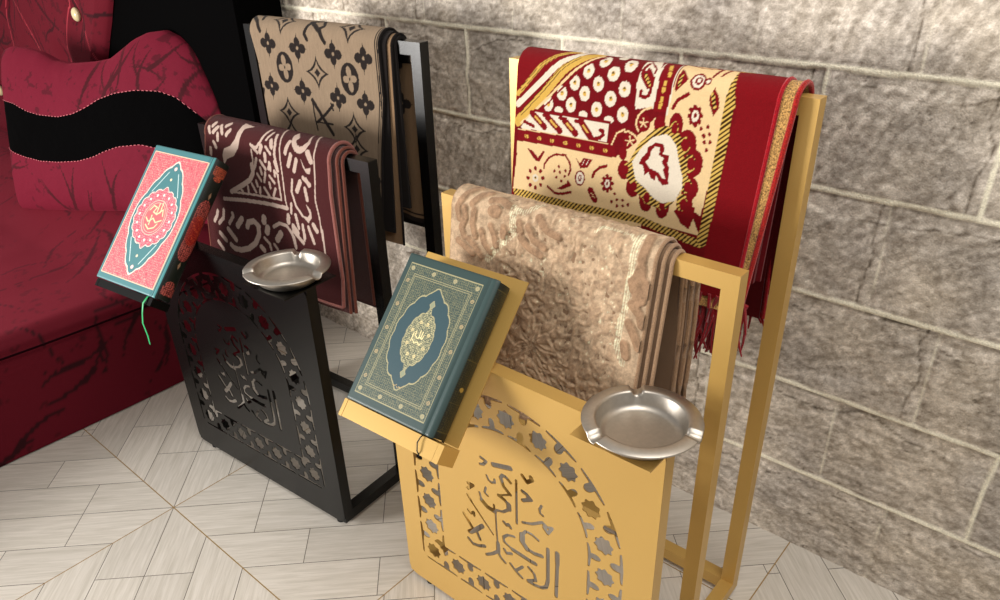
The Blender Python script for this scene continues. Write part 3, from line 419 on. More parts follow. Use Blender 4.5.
def contours(F, x0, z0, h):
    nx, nz = F.shape; ins = F < 0
    def pt(i, j, e):                          # e: 0 edge (i,j)-(i+1,j); 1 edge (i,j)-(i,j+1)
        if e == 0: a, b = F[i, j], F[i + 1, j]; t = a / (a - b); return (x0 + (i + t) * h, z0 + j * h)
        a, b = F[i, j], F[i, j + 1]; t = a / (a - b); return (x0 + i * h, z0 + (j + t) * h)
    nxt = {}
    code = ins[:-1, :-1] * 1 + ins[1:, :-1] * 2 + ins[1:, 1:] * 4 + ins[:-1, 1:] * 8
    tab = {1: [(3, 0)], 2: [(0, 1)], 3: [(3, 1)], 4: [(1, 2)], 5: [(3, 0), (1, 2)], 6: [(0, 2)], 7: [(3, 2)], 8: [(2, 3)], 9: [(2, 0)], 10: [(0, 1), (2, 3)], 11: [(2, 1)], 12: [(1, 3)], 13: [(1, 0)], 14: [(0, 3)]}
    for i, j in zip(*np.nonzero((code > 0) & (code < 15))):
        i = int(i); j = int(j)
        key = [(i, j, 0), (i + 1, j, 1), (i, j + 1, 0), (i, j, 1)]
        for a, b in tab[int(code[i, j])]: nxt[key[a]] = key[b]
    loops = []
    while nxt:
        k0 = next(iter(nxt)); k = k0; loop = []
        while k in nxt:
            loop.append(pt(*k)); k = nxt.pop(k)
        if len(loop) > 5: loops.append(loop)
    return loops
def simplify(lp, eps=0.00018):
    def rdp(a):
        if len(a) < 3: return a
        p, q = np.array(a[0]), np.array(a[-1]); d = q - p; L = np.hypot(*d)
        A = np.array(a)
        dist = np.abs(d[0] * (A[:, 1] - p[1]) - d[1] * (A[:, 0] - p[0])) / L if L > 1e-9 else np.hypot(*(A - p).T)
        k = int(dist.argmax())
        if dist[k] < eps: return [a[0], a[-1]]
        return rdp(a[:k + 1])[:-1] + rdp(a[k:])
    h = len(lp) // 2
    return rdp(lp[:h + 1])[:-1] + rdp(lp[h:] + [lp[0]])[:-1]

PW, PH, TT, Z0 = 0.570, 0.6274, 0.0265, 0.012
_plate = []
def plate_mesh():
    if _plate: return _plate[0]
    h = 0.001
    gu = np.arange(0.02, 0.55, h); gz = np.arange(0.06, 0.61, h)
    U, Z = np.meshgrid(gu, gz, indexing='ij')
    loops = [simplify(l) for l in contours(panel_field(U, Z), gu[0], gz[0], h)]
    cu = bpy.data.curves.new('plate', 'CURVE'); cu.dimensions = '2D'; cu.fill_mode = 'BOTH'; cu.extrude = 0.001
    def spl(pts):
        s = cu.splines.new('POLY'); s.points.add(len(pts) - 1)
        for q, p in zip(s.points, pts): q.co = (p[0], p[1], 0, 1)
        s.use_cyclic_u = True
    out = []
    for cx, cz, a0 in ((PW - .022, Z0 + .022, -90), (PW - .022, PH - .022, 0), (.022, PH - .022, 90), (.022, Z0 + .022, 180)):
        for k in range(7):
            a = math.radians(a0 + 15 * k); out.append((cx + .022 * math.cos(a), cz + .022 * math.sin(a)))
    spl(out)
    for l in loops: spl(l)
    o = bpy.data.objects.new('plate', cu); C.objects.link(o)
    bpy.context.view_layer.update()
    dg = bpy.context.evaluated_depsgraph_get()
    me = bpy.data.meshes.new_from_object(o.evaluated_get(dg))
    bpy.data.objects.remove(o)
    # local x,y (flat) -> x, z of the stand
    me.transform(Matrix(((1, 0, 0, 0), (0, 0, -1, 0.001), (0, 1, 0, 0), (0, 0, 0, 1))))
    _plate.append(me); return me

POSE = {'gold': (-0.9335, -0.5999, 0.0118), 'black': (-1.7192, -0.6453, 0.0742)}
DIM = {'gold': dict(Dl=0.1712, Hl=0.820, Dt=0.370, Ht=1.0211), 'black': dict(Dl=0.2007, Hl=0.8253, Dt=0.3781, Ht=1.0256)}
BR = dict(gold=dict(uQ=.2559, da=.0481, th=.747, sT=.1555, wp=.2169, pb=-.2101, sb=-.1284, wb=.1856, hb=.2633, Tn=.0426),
          black=dict(uQ=.2562, da=.0591, th=.748, sT=.1555, wp=.2169, pb=-.2494, sb=-.1289, wb=.2086, hb=.325, Tn=.0415))
def rest_matrix(k):
    q = BR[k]; a = q['da']; th = q['th']
    U = Vector((math.cos(a), math.sin(a), 0)); Vv = Vector((-math.sin(a), math.cos(a), 0)); Zv = Vector((0, 0, 1))
    T = math.sin(th) * Vv + math.cos(th) * Zv; N = -math.cos(th) * Vv + math.sin(th) * Zv
    return Matrix(((U.x, T.x, N.x, q['uQ']), (U.y, T.y, N.y, 0), (U.z, T.z, N.z, PH), (0, 0, 0, 1)))
def pose_matrix(k):
    x, y, a = POSE[k]
    return Matrix.Translation((x, y, 0)) @ Matrix.Rotation(a, 4, 'Z')

def stand(kind, m, label):
    x, y, a = POSE[kind]; d = DIM[kind]; t = TT; BV = 0.0022
    root = empty('book_and_rug_stand', (x, y, 0), a, label, 'stand')
    link('cutout_panel', plate_mesh().copy(), root, m)
    bm = bmesh.new()
    e = .0022
    box(bm, (e * 0, e, Z0), (t, t, PH)); box(bm, (PW - t, e, Z0), (PW, t, PH)); box(bm, (t, e, PH - t), (PW - t, t, PH)); box(bm, (t, e, Z0), (PW - t, t, Z0 + t))
    bm_obj('panel_frame', bm, m, root, BV)
    for u in (0, PW - t):
        bm = bmesh.new(); box(bm, (u, t, Z0), (u + t, d['Dt'], Z0 + t)); bm_obj('base_rail', bm, m, root, BV)
    def frame(name, D, Hh, bottom):
        bm = bmesh.new(); zb = Z0 if bottom else Z0 + t
        # mitred tube frame
        def bar(p): 
            vs = [bm.verts.new(q) for q in p]
            for f in ((0, 3, 2, 1), (4, 5, 6, 7), (0, 1, 5, 4), (1, 2, 6, 5), (2, 3, 7, 6), (3, 0, 4, 7)): bm.faces.new([vs[i] for i in f])
        bar([(0, D, zb), (t, D, zb), (t, D + t, zb), (0, D + t, zb), (0, D, Hh), (t, D, Hh - t), (t, D + t, Hh - t), (0, D + t, Hh)])
        bar([(PW - t, D, zb), (PW, D, zb), (PW, D + t, zb), (PW - t, D + t, zb), (PW - t, D, Hh - t), (PW, D, Hh), (PW, D + t, Hh), (PW - t, D + t, Hh - t)])
        bar([(t, D, Hh - t), (PW - t, D, Hh - t), (PW - t, D + t, Hh - t), (t, D + t, Hh - t), (0, D, Hh), (PW, D, Hh), (PW, D + t, Hh), (0, D + t, Hh)])
        if bottom: box(bm, (t, D, Z0), (PW - t, D + t, Z0 + t))
        bm_obj(name, bm, m, root, BV)
    frame('low_rug_rail', d['Dl'], d['Hl'], False)
    frame('tall_rug_rail', d['Dt'], d['Ht'], True)
    for (u, v) in ((.05, .014), (PW - .03, .014), (.014, d['Dt'] - .01), (PW - .014, d['Dt'] - .01)):
        bm = bmesh.new(); bmesh.ops.create_cone(bm, cap_ends=True, segments=20, radius1=.011, radius2=.012, depth=Z0, matrix=Matrix.Translation((u, v, Z0 / 2)))
        bm_obj('foot', bm, RUBBER, root, smooth=True)
    # ashtray shelf, a thin folded plate resting on the panel's top corner
    bm = bmesh.new(); box(bm, (PW - .122, -.055, PH), (PW + .006, .075, PH + .0025))
    bm_obj('ashtray_shelf', bm, m, root, .0006)
    # sloping book rest
    q = BR[kind]; Mx = rest_matrix(kind)
    bm = bmesh.new(); pr = 0 if kind == 'gold' else q['pb'] + q['wb'] - .012
    box(bm, (-q['wp'] if kind == 'gold' else q['pb'] + .004, q['sb'] - .002, -.0022), (pr, q['sT'], 0), Mx)
    br = bm_obj('book_rest_plate', bm, m, root, .0005)
    if kind == 'gold': lo, hi = -q['wp'] + .002, .004
    else: lo, hi = q['pb'] + .006, q['pb'] + q['wb'] - .003
    bm = bmesh.new(); s1 = q['sb'] - .0035; s0 = s1 - (.029 if kind == 'gold' else .017)
    box(bm, (lo + .008, s0, -.002), (hi - .012, s1, .043), Mx)
    box(bm, (lo, s0 - .0004, -.0024), (lo + .0073, s1 + .0003, .0434), Mx)
    box(bm, (hi - .0113, s0 - .0004, -.0024), (hi, s1 + .0003, .0434), Mx)
    bm_obj('book_ledge', bm, m, root, .0012)
    # two thin arms that carry the rest from the panel's top bar
    for p in ((-q['wp'] * .75, -q['wp'] * .2) if kind == 'gold' else (-.2, -.07)):
        bm = bmesh.new()
        A = Mx @ Vector((p, 0.03, -.004)); B = Vector((A.x, .02, PH - .004)); tube(bm, [A, B], .004, 8)
        bm_obj('rest_arm', bm, m, root, smooth=True)
    return root
stand('gold', GOLD, 'gold painted metal stand with a laser-cut calligraphy panel, right of the black one')
stand('black', BLACK, 'glossy black metal stand with a laser-cut calligraphy panel beside the red sofa')

# ------------------------------------------------------------------ ashtrays
def ashtray(kind, cu, cv, R, notch, label):
    prof = [(0.0, .0045), (.56, .0040), (.655, .0050), (.70, .010), (.745, .0225), (.765, .0245), (.80, .0250), (.985, .0235), (1.0, .0225), (.992, .0212), (.80, .0222), (.765, .0205), (.735, .012), (.70, .003), (.64, .0), (0.0, .0)]
    n = 144; P = []
    for k in range(n + 1):
        th = 2 * math.pi * k / n
        dn = min(abs((th - math.radians(a) + math.pi) % (2 * math.pi) - math.pi) for a in notch)
        g = max(0.0, 1 - (dn / .12) ** 2) ** .5
        rowp = []
        for i, (r, z) in enumerate(prof):
            zz = z
            if .74 < r <= 1.0 and i <= 8: zz -= .0065 * g
            elif .74 < r and i > 8: zz -= .0055 * g
            rowp.append((R * r * math.cos(th), R * r * math.sin(th), zz))
        P.append([(x_, y_, z_ * 1.22) for x_, y_, z_ in rowp])
    me = grid_mesh('ashtray', np.array(P, np.float32))
    bm = bmesh.new(); bm.from_mesh(me); bmesh.ops.remove_doubles(bm, verts=bm.verts, dist=1e-6); bmesh.ops.recalc_face_normals(bm, faces=bm.faces); bm.to_mesh(me); bm.free()
    o = link('ashtray', me, None, STEEL, smooth=True)
    w = pose_matrix(kind) @ Vector((cu, cv, PH + .0032))
    o.location = w; o['label'] = label; o['category'] = 'ashtray'
    return o
ashtray('gold', .527, .003, .083, (128, 248, 10), 'round stainless steel ashtray on the corner shelf of the gold stand')
ashtray('black', .513, .010, .085, (128, 238, 8), 'round stainless steel ashtray on the corner shelf of the black stand')

# ------------------------------------------------------------------ rugs hung over the rails
def rail(kind, which):
    d = DIM[kind]
    return (d['Dl'], d['Hl']) if which == 'low' else (d['Dt'], d['Ht'])
def surf(kind, which, off, fl, flb=0.05):
    D, H = rail(kind, which); vc = D + TT / 2; zc = H - TT / 2; R = TT / 2 + off
    def f(w):
        w = np.asarray(w, float)
        ph = np.clip((w - zc) / R, 0, math.pi); bk = np.maximum(w - zc - math.pi * R, 0)
        v = np.where(w < zc, vc - R - fl * (zc - w), np.where(bk > 0, vc + R + flb * bk, vc - R * np.cos(ph)))
        z = np.where(w < zc, w, np.where(bk > 0, zc - bk, zc + R * np.sin(ph)))
        return v, z
    return f, zc, R
def w_samples(zc, R, w0, zb, fine, mid=0.002, back=0.012):
    a = np.arange(w0, zc, fine); b = np.arange(zc, zc + math.pi * R * .62, mid); e = zc + math.pi * R * .62
    c = np.arange(e, zc + math.pi * R, .004); g = np.linspace(zc + math.pi * R, zc + math.pi * R + (zc - zb), int((zc - zb) / back) + 2)
    return np.concatenate([a, b, c, g])
def pile_face(root, kind, which, off, fl, u0, u1, w0, zb, paint, m, fine=0.0016, relief=None, name='pile_face'):
    f, zc, R = surf(kind, which, off, fl)
    ws = w_samples(zc, R, w0, zb, fine)
    n = int(0.45 / fine); t = np.linspace(0, 1, n)
    Wg = ws[None, :] * np.ones((n, 1))
    U0 = u0(np.minimum(ws, zc)); U1 = u1(np.minimum(ws, zc)); Ug = U0[None, :] + t[:, None] * (U1 - U0)[None, :]
    v, z = f(ws); v = v[None, :] * np.ones((n, 1)); z = z[None, :] * np.ones((n, 1))
    low = np.clip((zc - Wg) / 0.3, 0, 1)
    v = v + 0.004 * low * np.sin(Ug * 23 + 1.0) 
    dv = np.gradient(v, axis=1); dz = np.gradient(z, axis=1); L = np.hypot(dv, dz) + 1e-9
    hh = relief(Ug, Wg) if relief else 0.0006 * (fbm(Ug * 160, Wg * 160, 5, 2) - .5)
    v = v - dz / L * hh; z = z + dv / L * hh
    me = grid_mesh(name, np.stack([Ug, v, z], -1))
    set_attr(me, 'Col', paint(Ug, Wg).reshape(-1, 3))
    return link(name, me, root, m, smooth=True)
def layer(root, kind, which, off, th, fl, u0, u1, w0, zb, m, flb=.05, name='folded_layer', wob=(0.0, 0.0)):
    fo, zc, R = surf(kind, which, off, fl, flb); fi, _, Ri = surf(kind, which, off - th, fl, flb)
    n = 60; t = np.linspace(0, 1, n)
    k1, k2 = .35, .65
    def path(f, R):
        ws = np.concatenate([np.linspace(w0, zc, 18), zc + math.pi * R * np.linspace(0.05, .95, 20), np.linspace(zc + math.pi * R, zc + math.pi * R + zc - zb, 16)])
        return f(ws), ws
    (vo, zo), ws = path(fo, R); (vi, zi), _ = path(fi, Ri)
    uu = np.linspace(0, 1, 30)
    vs = []; fs = []; m_ = len(vo)
    for q in uu:
        for s_, (v, z) in enumerate(((vo, zo), (vi, zi))):
            for i in range(m_):
                lo = max(0.0, zc - ws[i]); dr = q * wob[1] + (1 - q) * wob[0]
                u = u0 + q * (u1 - u0) + dr * lo
                vs.append((u, v[i] + .0015 * (1 if ws[i] < zc + 1.2 * R else 0) + .004 * min(1, lo / .3) * math.sin(u * 23 + 1.0), z[i] - (.0015 if ws[i] > zc else 0)))
    st = 2 * m_
    for a in range(len(uu) - 1):
        for i in range(m_ - 1):
            fs.append((a * st + i, a * st + i + 1, (a + 1) * st + i + 1, (a + 1) * st + i))
            fs.append((a * st + m_ + i + 1, a * st + m_ + i, (a + 1) * st + m_ + i, (a + 1) * st + m_ + i + 1))
        for i in (0, m_ - 1):
            fs.append((a * st + i, (a + 1) * st + i, (a + 1) * st + m_ + i, a * st + m_ + i))
    for a in (0, len(uu) - 1):
        for i in range(m_ - 1): fs.append((a * st + i, a * st + m_ + i, a * st + m_ + i + 1, a * st + i + 1))
    return link(name, mesh(name, vs, fs), root, m)
def binding(root, kind, which, off, fl, ufun, w0, zb, r, m, flb=.05, flat=None, name='edge_binding'):
    f, zc, R = surf(kind, which, off, fl, flb)
    ws = np.concatenate([np.linspace(w0, zc, 60), zc + math.pi * R * np.linspace(0.03, .97, 26), np.linspace(zc + math.pi * R, zc + math.pi * R + zc - zb, 50)])
    v, z = f(ws); bm = bmesh.new()
    lowv = 0.004 * np.clip((zc - ws) / 0.3, 0, 1)
    tube(bm, [(ufun(min(w, zc)), a + b * math.sin(ufun(min(w, zc)) * 23 + 1.0), c) for w, a, b, c in zip(ws, v, lowv, z)], r, 8, flat=flat)
    return bm_obj(name, bm, m, root, smooth=True)
def hem(root, kind, which, off, fl, u0, u1, w0, r, m):
    f, zc, R = surf(kind, which, off, fl); v, z = f(np.array([w0])); bm = bmesh.new()
    L = min(1, (zc - w0) / .3)
    tube(bm, [(u, float(v[0]) + .004 * L * math.sin(u * 23 + 1.0), float(z[0])) for u in np.linspace(u0, u1, 30)], r, 8)
    return bm_obj('hem', bm, m, root, smooth=True)
def fabric(name, col, attr=None, **k):
    k.setdefault('rough', 0.95); k.setdefault('bump', 0.6); k.setdefault('bscale', 900); k.setdefault('var', 0.12); k.setdefault('sheen', 0.25); k.setdefault('spec', 0.15)
    return mat(name, col, attr=attr, **k)
def rug_root(kind, label):
    x, y, a = POSE[kind]
    return empty('prayer_rug', (x, y, 0), a, label, 'rug')
def painter(base, shapes, pal, extra=None):
    def p(U, Wc):
        col = np.ones(U.shape + (3,)) * np.array(lin(base))
        if extra: col = extra(U, Wc, col)
        for sh in shapes:
            if sh[0] == 's': pp = sh[3]; pad = sh[2] / 1000 + .001
            elif sh[0] == 'p': pp = sh[2]; pad = .001
            else: pp = [sh[2]]; pad = .05
            lo = (min(q[0] for q in pp) - pad, min(q[1] for q in pp) - pad); hi = (max(q[0] for q in pp) + pad, max(q[1] for q in pp) + pad)
            bb = np.nonzero((U > lo[0]) & (U < hi[0]) & (Wc > lo[1]) & (Wc < hi[1]))
            if len(bb[0]) == 0: continue
            u, w = U[bb], Wc[bb]; mk = shape_mask(u, w, sh)
            idx = (bb[0][mk], bb[1][mk])
            if sh[1] in ('G', 'G2'):
                k = (u[mk] * (0.9 if sh[1] == 'G' else 0.9) - w[mk] * (1.0 if sh[1] == 'G' else .75)) * (780 if sh[1] == 'G' else 900)
                s = np.sin(k) > 0.1
                col[idx] = np.where(s[:, None], np.array(lin((.22, .13, .03))), np.array(lin((.80, .66, .33))))
            else: col[idx] = lin(pal[sh[1]])
        return col
    return p

# --- red, cream and gold velvet rug on the tall gold rail
RUGR = rug_root('gold', 'red rug with cream and gold flowers hung over the tall rail of the gold stand')
pal = {'R': (.46, .01, .05), 'C': (.87, .75, .56), 'W': (.86, .81, .73), 'Y': (.80, .64, .30), 'K': (.16, .10, .03)}
fr = fabric('red_rug_pile', (.5, 0, .04), attr='Col', sheen=.04); DK = fabric('dark_red_velvet', (.36, .0, .035), sheen=.08); PR = fabric('crimson_binding', (.62, .02, .09), bscale=400, var=.3)
GW = fabric('gold_weave', (.68, .52, .30), bscale=420, var=.75, bump=1.0)
b0 = lambda w: 0.0365 + 0 * w; b1 = lambda w: 0.518 - 0.010 * (1.008 - w) / .3
pile_face(RUGR, 'gold', 'tall', .021, .12, b0, b1, .70, .62, painter((.42, .0, .04), RED, pal), fr)
layer(RUGR, 'gold', 'tall', .0205, .005, .12, .038, .512, .71, .62, DK, wob=(0, -.033))
binding(RUGR, 'gold', 'tall', .0195, .12, lambda w: float(b1(w)), .70, .62, .0034, PR)
# the folded-back woven edge standing out beyond the pile
layer(RUGR, 'gold', 'tall', .0198, .005, .12, .30, .539, .68, .90, GW, wob=(0, -.066), name='woven_underside')
binding(RUGR, 'gold', 'tall', .0175, .12, lambda w: .542 - .020 * (1.008 - w) / .3, .68, .64, .0042, fabric('red_gold_binding', (.62, .10, .08), bscale=600, var=.6))
layer(RUGR, 'gold', 'tall', .0135, .008, .12, .05, .530, .735, .70, DK, flb=.09)
layer(RUGR, 'gold', 'tall', .0060, .005, .10, .05, .536, .735, .66, DK, flb=.16)
def fringe(root, pts, lens, m, seed):
    bm = bmesh.new(); r = random.Random(seed)
    for (u, v, z) in pts:
        L = lens * r.uniform(.75, 1.15); du, dv = r.uniform(-.018, .018), r.uniform(-.012, .012); c = r.uniform(-.01, .01)
        ps = [(u + du * s * s + c * math.sin(s * 3), v + dv * s, z - L * s) for s in (0, .2, .4, .6, .8, 1.0)]
        tube(bm, ps, [.0034, .0032, .003, .0028, .0024, .0014], 5)
    o = bm_obj('fringe', bm, m, root, smooth=True); o['kind'] = 'stuff'; return o
D_, H_ = rail('gold', 'tall')
FRM = fabric('fringe_yarn', (.55, .0, .06), sheen=.3)
vf = D_ - .021 - .12 * (H_ - .70)
fringe(RUGR, [(.05 + .0036 * i, vf + .003 * (i % 4), .705) for i in range(124)], .115, FRM, 3)
fringe(RUGR, [(.40 + .0018 * i, vf + .004 + .003 * (i % 4), .70) for i in range(60)], .10, FRM, 9)
fringe(RUGR, [(.50 + .0022 * i, vf + .016 + .002 * (i % 4), .69 + .0012 * (i % 5)) for i in range(12)], .085, FRM, 4)
fringe(RUGR, [(.30 + .009 * i, D_ + TT + .045 + .003 * (i % 3), .665) for i in range(26)], .07, FRM, 5)

# --- beige carved rug on the low gold rail
RUGB = rug_root('gold', 'beige carved-pile rug folded over the low rail of the gold stand')
def smooth_h(U, Wc):
    out = np.zeros(U.shape)
    for sh in BEIGE:
        if sh[0] == 's':
            w = sh[2] / 1000
            for a, b in zip(sh[3], sh[3][1:]):
                bb = (U > min(a[0], b[0]) - w - .002) & (U < max(a[0], b[0]) + w + .002) & (Wc > min(a[1], b[1]) - w - .002) & (Wc < max(a[1], b[1]) + w + .002)
                out[bb] = np.maximum(out[bb], np.clip((w + .0012 - d_seg(U[bb], Wc[bb], a, b)) / .0022, 0, 1))
        else:
            (cx, cy), (rx, ry) = sh[2], sh[3]
            d = (1 - np.hypot((U - cx) * 1000 / rx, (Wc - cy) * 1000 / ry)) * min(rx, ry) / 1000
            out = np.maximum(out, np.clip((d + .0012) / .0022, 0, 1))
    return out
def swirl(U, Wc):
    wx = fbm(U * 13, Wc * 13, 71, 3) - .5; wy = fbm(U * 13, Wc * 13, 75, 3) - .5
    cx, cy = .24, .60
    r = np.hypot(U - cx + wx * .12, Wc - cy + wy * .12); a = np.arctan2(Wc - cy + wy * .1, U - cx + wx * .1)
    leaf = np.sin(fbm(U * 48 + wx, Wc * 48 + wy, 91, 2) * 20 + 1.6 * np.sin(a * 13 + r * 50))
    fine = fbm(U * 120, Wc * 120, 81, 3) - .5
    return leaf, fine
def bei_relief(U, Wc):
    h = smooth_h(U, Wc); leaf, fine = swirl(U, Wc)
    med = np.clip((U - .13) / .03, 0, 1) * np.clip((.415 - U) / .02, 0, 1)
    return .0036 * h + (1 - h) * med * (.0018 * np.clip(leaf * 1.5, -.6, .6) + .0028 * fine) + .0012 * fine
def bei_paint(U, Wc):
    h = smooth_h(U, Wc); leaf, fine = swirl(U, Wc)
    sp = np.zeros(U.shape, bool)
    for sh in SPECK: sp |= shape_mask(U, Wc, sh)
    med = (U > .15) & (U < .41)
    hatch = np.sin(U * 1500) * 0.5 + np.sin(Wc * 1100) * .2 + fine * 1.5
    g = np.array(lin((.75, .645, .53))); l = np.array(lin((.63, .505, .395))); s = np.array(lin((.86, .83, .70)))
    k = np.clip(h + .45 * med * np.clip(leaf * 1.5, 0, 1) * (1 - h), 0, 1)[..., None]
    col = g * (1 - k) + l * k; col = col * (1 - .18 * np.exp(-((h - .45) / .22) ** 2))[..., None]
    pk = fbm(U * 260, Wc * 170, 87, 2); pale = (sp & (h < .6) & (hatch > -.1)) | (med & (h < .3) & (leaf < .2) & (pk > .62))
    col[pale] = s
    gr = vnoise(U * 420, Wc * 420, 93) - .5; return col * np.clip(1 + .8 * fine + .35 * gr, .4, 1.6)[..., None]
BT = fabric('beige_pile', (.7, .55, .42), attr='Col', var=.18, sheen=.08); BB = fabric('beige_binding', (.66, .53, .41), bscale=700, var=.3, bump=1.0); BD = fabric('beige_backing', (.53, .42, .32))
pile_face(RUGB, 'gold', 'low', .0215, .15, lambda w: .0455 + 0 * w, lambda w: .447 + 0 * w, .47, .50, bei_paint, BT, relief=bei_relief)
for k, (off, u0, u1, w0, zb, flb) in enumerate(((.0210, .047, .444, .47, .52, .05), (.0145, .050, .454, .48, .51, .12), (.0080, .048, .464, .475, .50, .05))):
    layer(RUGB, 'gold', 'low', off, .0052, .15, u0, u1, w0, zb, BD, flb=flb)
    binding(RUGB, 'gold', 'low', off - .0026, .15, lambda w, u1=u1: u1 + .0035, w0, zb, .0036, BB, flb=flb)
    binding(RUGB, 'gold', 'low', off - .0026, .15, lambda w, u0=u0: u0 - .001, w0, zb, .0032, BB, flb=flb)
for k, (v, u1) in enumerate(((.008, .468), (.020, .474), (.032, .478))):      # turned-under folds behind the rail
    bm = bmesh.new(); v0 = rail('gold', 'low')[0] + TT + v
    box(bm, (.06, v0, .50), (u1, v0 + .006, .785)); bm_obj('folded_layer', bm, BD, RUGB)
    bm = bmesh.new(); tube(bm, [(u1 + .002, v0 + .003 + .004 * math.sin(s * 5), .785 - s * .285) for s in np.linspace(0, 1, 12)], .0042, 8); bm_obj('edge_binding', bm, BB, RUGB, smooth=True)
hem(RUGB, 'gold', 'low', .019, .15, .046, .447, .47, .0042, BB)

# --- maroon and white rug on the low black rail
RUGM = rug_root('black', 'maroon rug with white scrolls hung over the low rail of the black stand')
MP = fabric('maroon_pile', (.3, .1, .1), attr='Col', sheen=.06); MBk = fabric('maroon_backing', (.25, .08, .07)); MB = fabric('pink_brown_binding', (.55, .33, .30), bscale=600, var=.3)
MB2 = fabric('rust_binding', (.42, .22, .17), bscale=600, var=.3)
m0 = lambda w: np.interp(w, [.5, .525, .65, .83], [.026, .0265, .030, .066]); m1 = lambda w: np.interp(w, [.49, .57, .667, .75, .83], [.505, .506, .493, .482, .480])
pile_face(RUGM, 'black', 'low', .025, .12, m0, m1, .505, .50, painter((.25, .075, .08), MAROON, {'W': (.72, .63, .58)}), MP)
layer(RUGM, 'black', 'low', .0243, .0050, .12, .07, .474, .51, .50, MBk, wob=(-.12, .07))
binding(RUGM, 'black', 'low', .0225, .12, lambda w: float(m1(w)), .505, .50, .0042, MB)
binding(RUGM, 'black', 'low', .0225, .12, lambda w: float(m0(w)), .505, .50, .0036, MB2)
hem(RUGM, 'black', 'low', .0225, .12, float(m0(.505)), float(m1(.505)), .505, .0042, MB)
for off, u1, w0, zb, fb in ((.0175, .492, .49, .46, .10), (.0100, .500, .49, .46, .03)):
    layer(RUGM, 'black', 'low', off, .0055, .12, .06, u1, w0, zb, MBk, flb=fb, wob=(-.12, .07))
    binding(RUGM, 'black', 'low', off - .003, .12, lambda w, u1=u1: u1 + .003 + .07 * (.812 - w), w0, zb, .0038, MB2, flb=fb)
for v, u1, zb in ((.004, .500, .47), (.016, .512, .455), (.03, .522, .465)):
    bm = bmesh.new(); v0 = rail('black', 'low')[0] + TT + v
    box(bm, (.08, v0, zb), (u1, v0 + .006, .78)); bm_obj('folded_layer', bm, MBk, RUGM)
    bm = bmesh.new(); tube(bm, [(u1 + .002, v0 + .003, .78 - s * (.78 - zb)) for s in np.linspace(0, 1, 10)], .0036, 8); bm_obj('edge_binding', bm, MB2, RUGM, smooth=True)

# --- brown patterned rug on the tall black rail
RUGN = rug_root('black', 'tan rug with black flower and star emblems on the tall rail of the black stand')
NP = fabric('tan_weave', (.6, .5, .4), attr='Col', sheen=.05); NK = fabric('black_brown_weave', (.09, .07, .065), sheen=.05); NT = fabric('tan_backing', (.55, .44, .33), sheen=.05)
n0 = lambda w: np.interp(w, [.60, .738, .81, .95, 1.012], [.10, .090, .071, .064, .050]); n1 = lambda w: np.interp(w, [.63, .796, .906, 1.012], [.447, .461, .476, .472])
def nextra(U, Wc, col):
    d = n1(np.minimum(Wc, 1.012)) - U
    for a in (.004, .0095):
        col[np.abs(d - a) < .0011] = lin((.10, .08, .07))
    f = 1 + .25 * (fbm(U * 300, Wc * 60, 77, 2) - .5)
    return col * f[..., None]
# rows of the emblem pattern hidden behind the nearer rug continue downwards
extra_rows = [(k, c, (p[0], p[1] - .262), s_) for (k, c, p, s_) in [q for q in BROWN if q[0] in 'FSO'] if p[1] > .82]
pile_face(RUGN, 'black', 'tall', .0205, .04, n0, n1, .625, .62, painter((.56, .48, .395), [q for q in BROWN] + extra_rows, {'K': (.13, .10, .09)}, nextra), NP)
layer(RUGN, 'black', 'tall', .0200, .0040, .04, .09, .462, .63, .62, NT, wob=(0, -.09))
binding(RUGN, 'black', 'tall', .0190, .04, lambda w: float(n1(w)) + .001, .625, .62, .0026, NK)
layer(RUGN, 'black', 'tall', .0165, .0045, .03, .09, .488, .600, .62, NK, wob=(0, -.03))
layer(RUGN, 'black', 'tall', .0120, .0035, .02, .09, .498, .570, .60, NT, wob=(0, -.02))
binding(RUGN, 'black', 'tall', .0105, .02, lambda w: .501 - .02 * (1.012 - w), .570, .60, .0028, NK)
layer(RUGN, 'black', 'tall', .0085, .0060, .0, .09, .508, .66, .60, NK, flb=.02)
for v, u1, zb in ((.010, .530, .615), (.028, .535, .61)):
    v0 = rail('black', 'tall')[0] + TT + v - .006
    U_, W_ = np.meshgrid(np.linspace(.09, u1, 220), np.linspace(zb, .975, 170), indexing='ij')
    P = np.stack([U_, v0 + .004 * np.sin(U_ * 60) + 0 * W_, W_], -1)
    me = grid_mesh('back_fold', P)
    sh = [(k, c, (p[0] + .06, p[1]), s_) for (k, c, p, s_) in [q for q in BROWN if q[0] in 'FSO']]
    def ex(U, Wc, col, zb=zb):
        col[(Wc < zb + .012) | ((Wc > zb + .018) & (Wc < zb + .023))] = lin((.12, .09, .08)); return col
    set_attr(me, 'Col', painter((.50, .40, .30), sh, {'K': (.12, .09, .08)}, ex)(U_, W_).reshape(-1, 3))
    o = link('back_fold', me, RUGN, NP, smooth=True)
    so = o.modifiers.new('thickness', 'SOLIDIFY'); so.thickness = .003

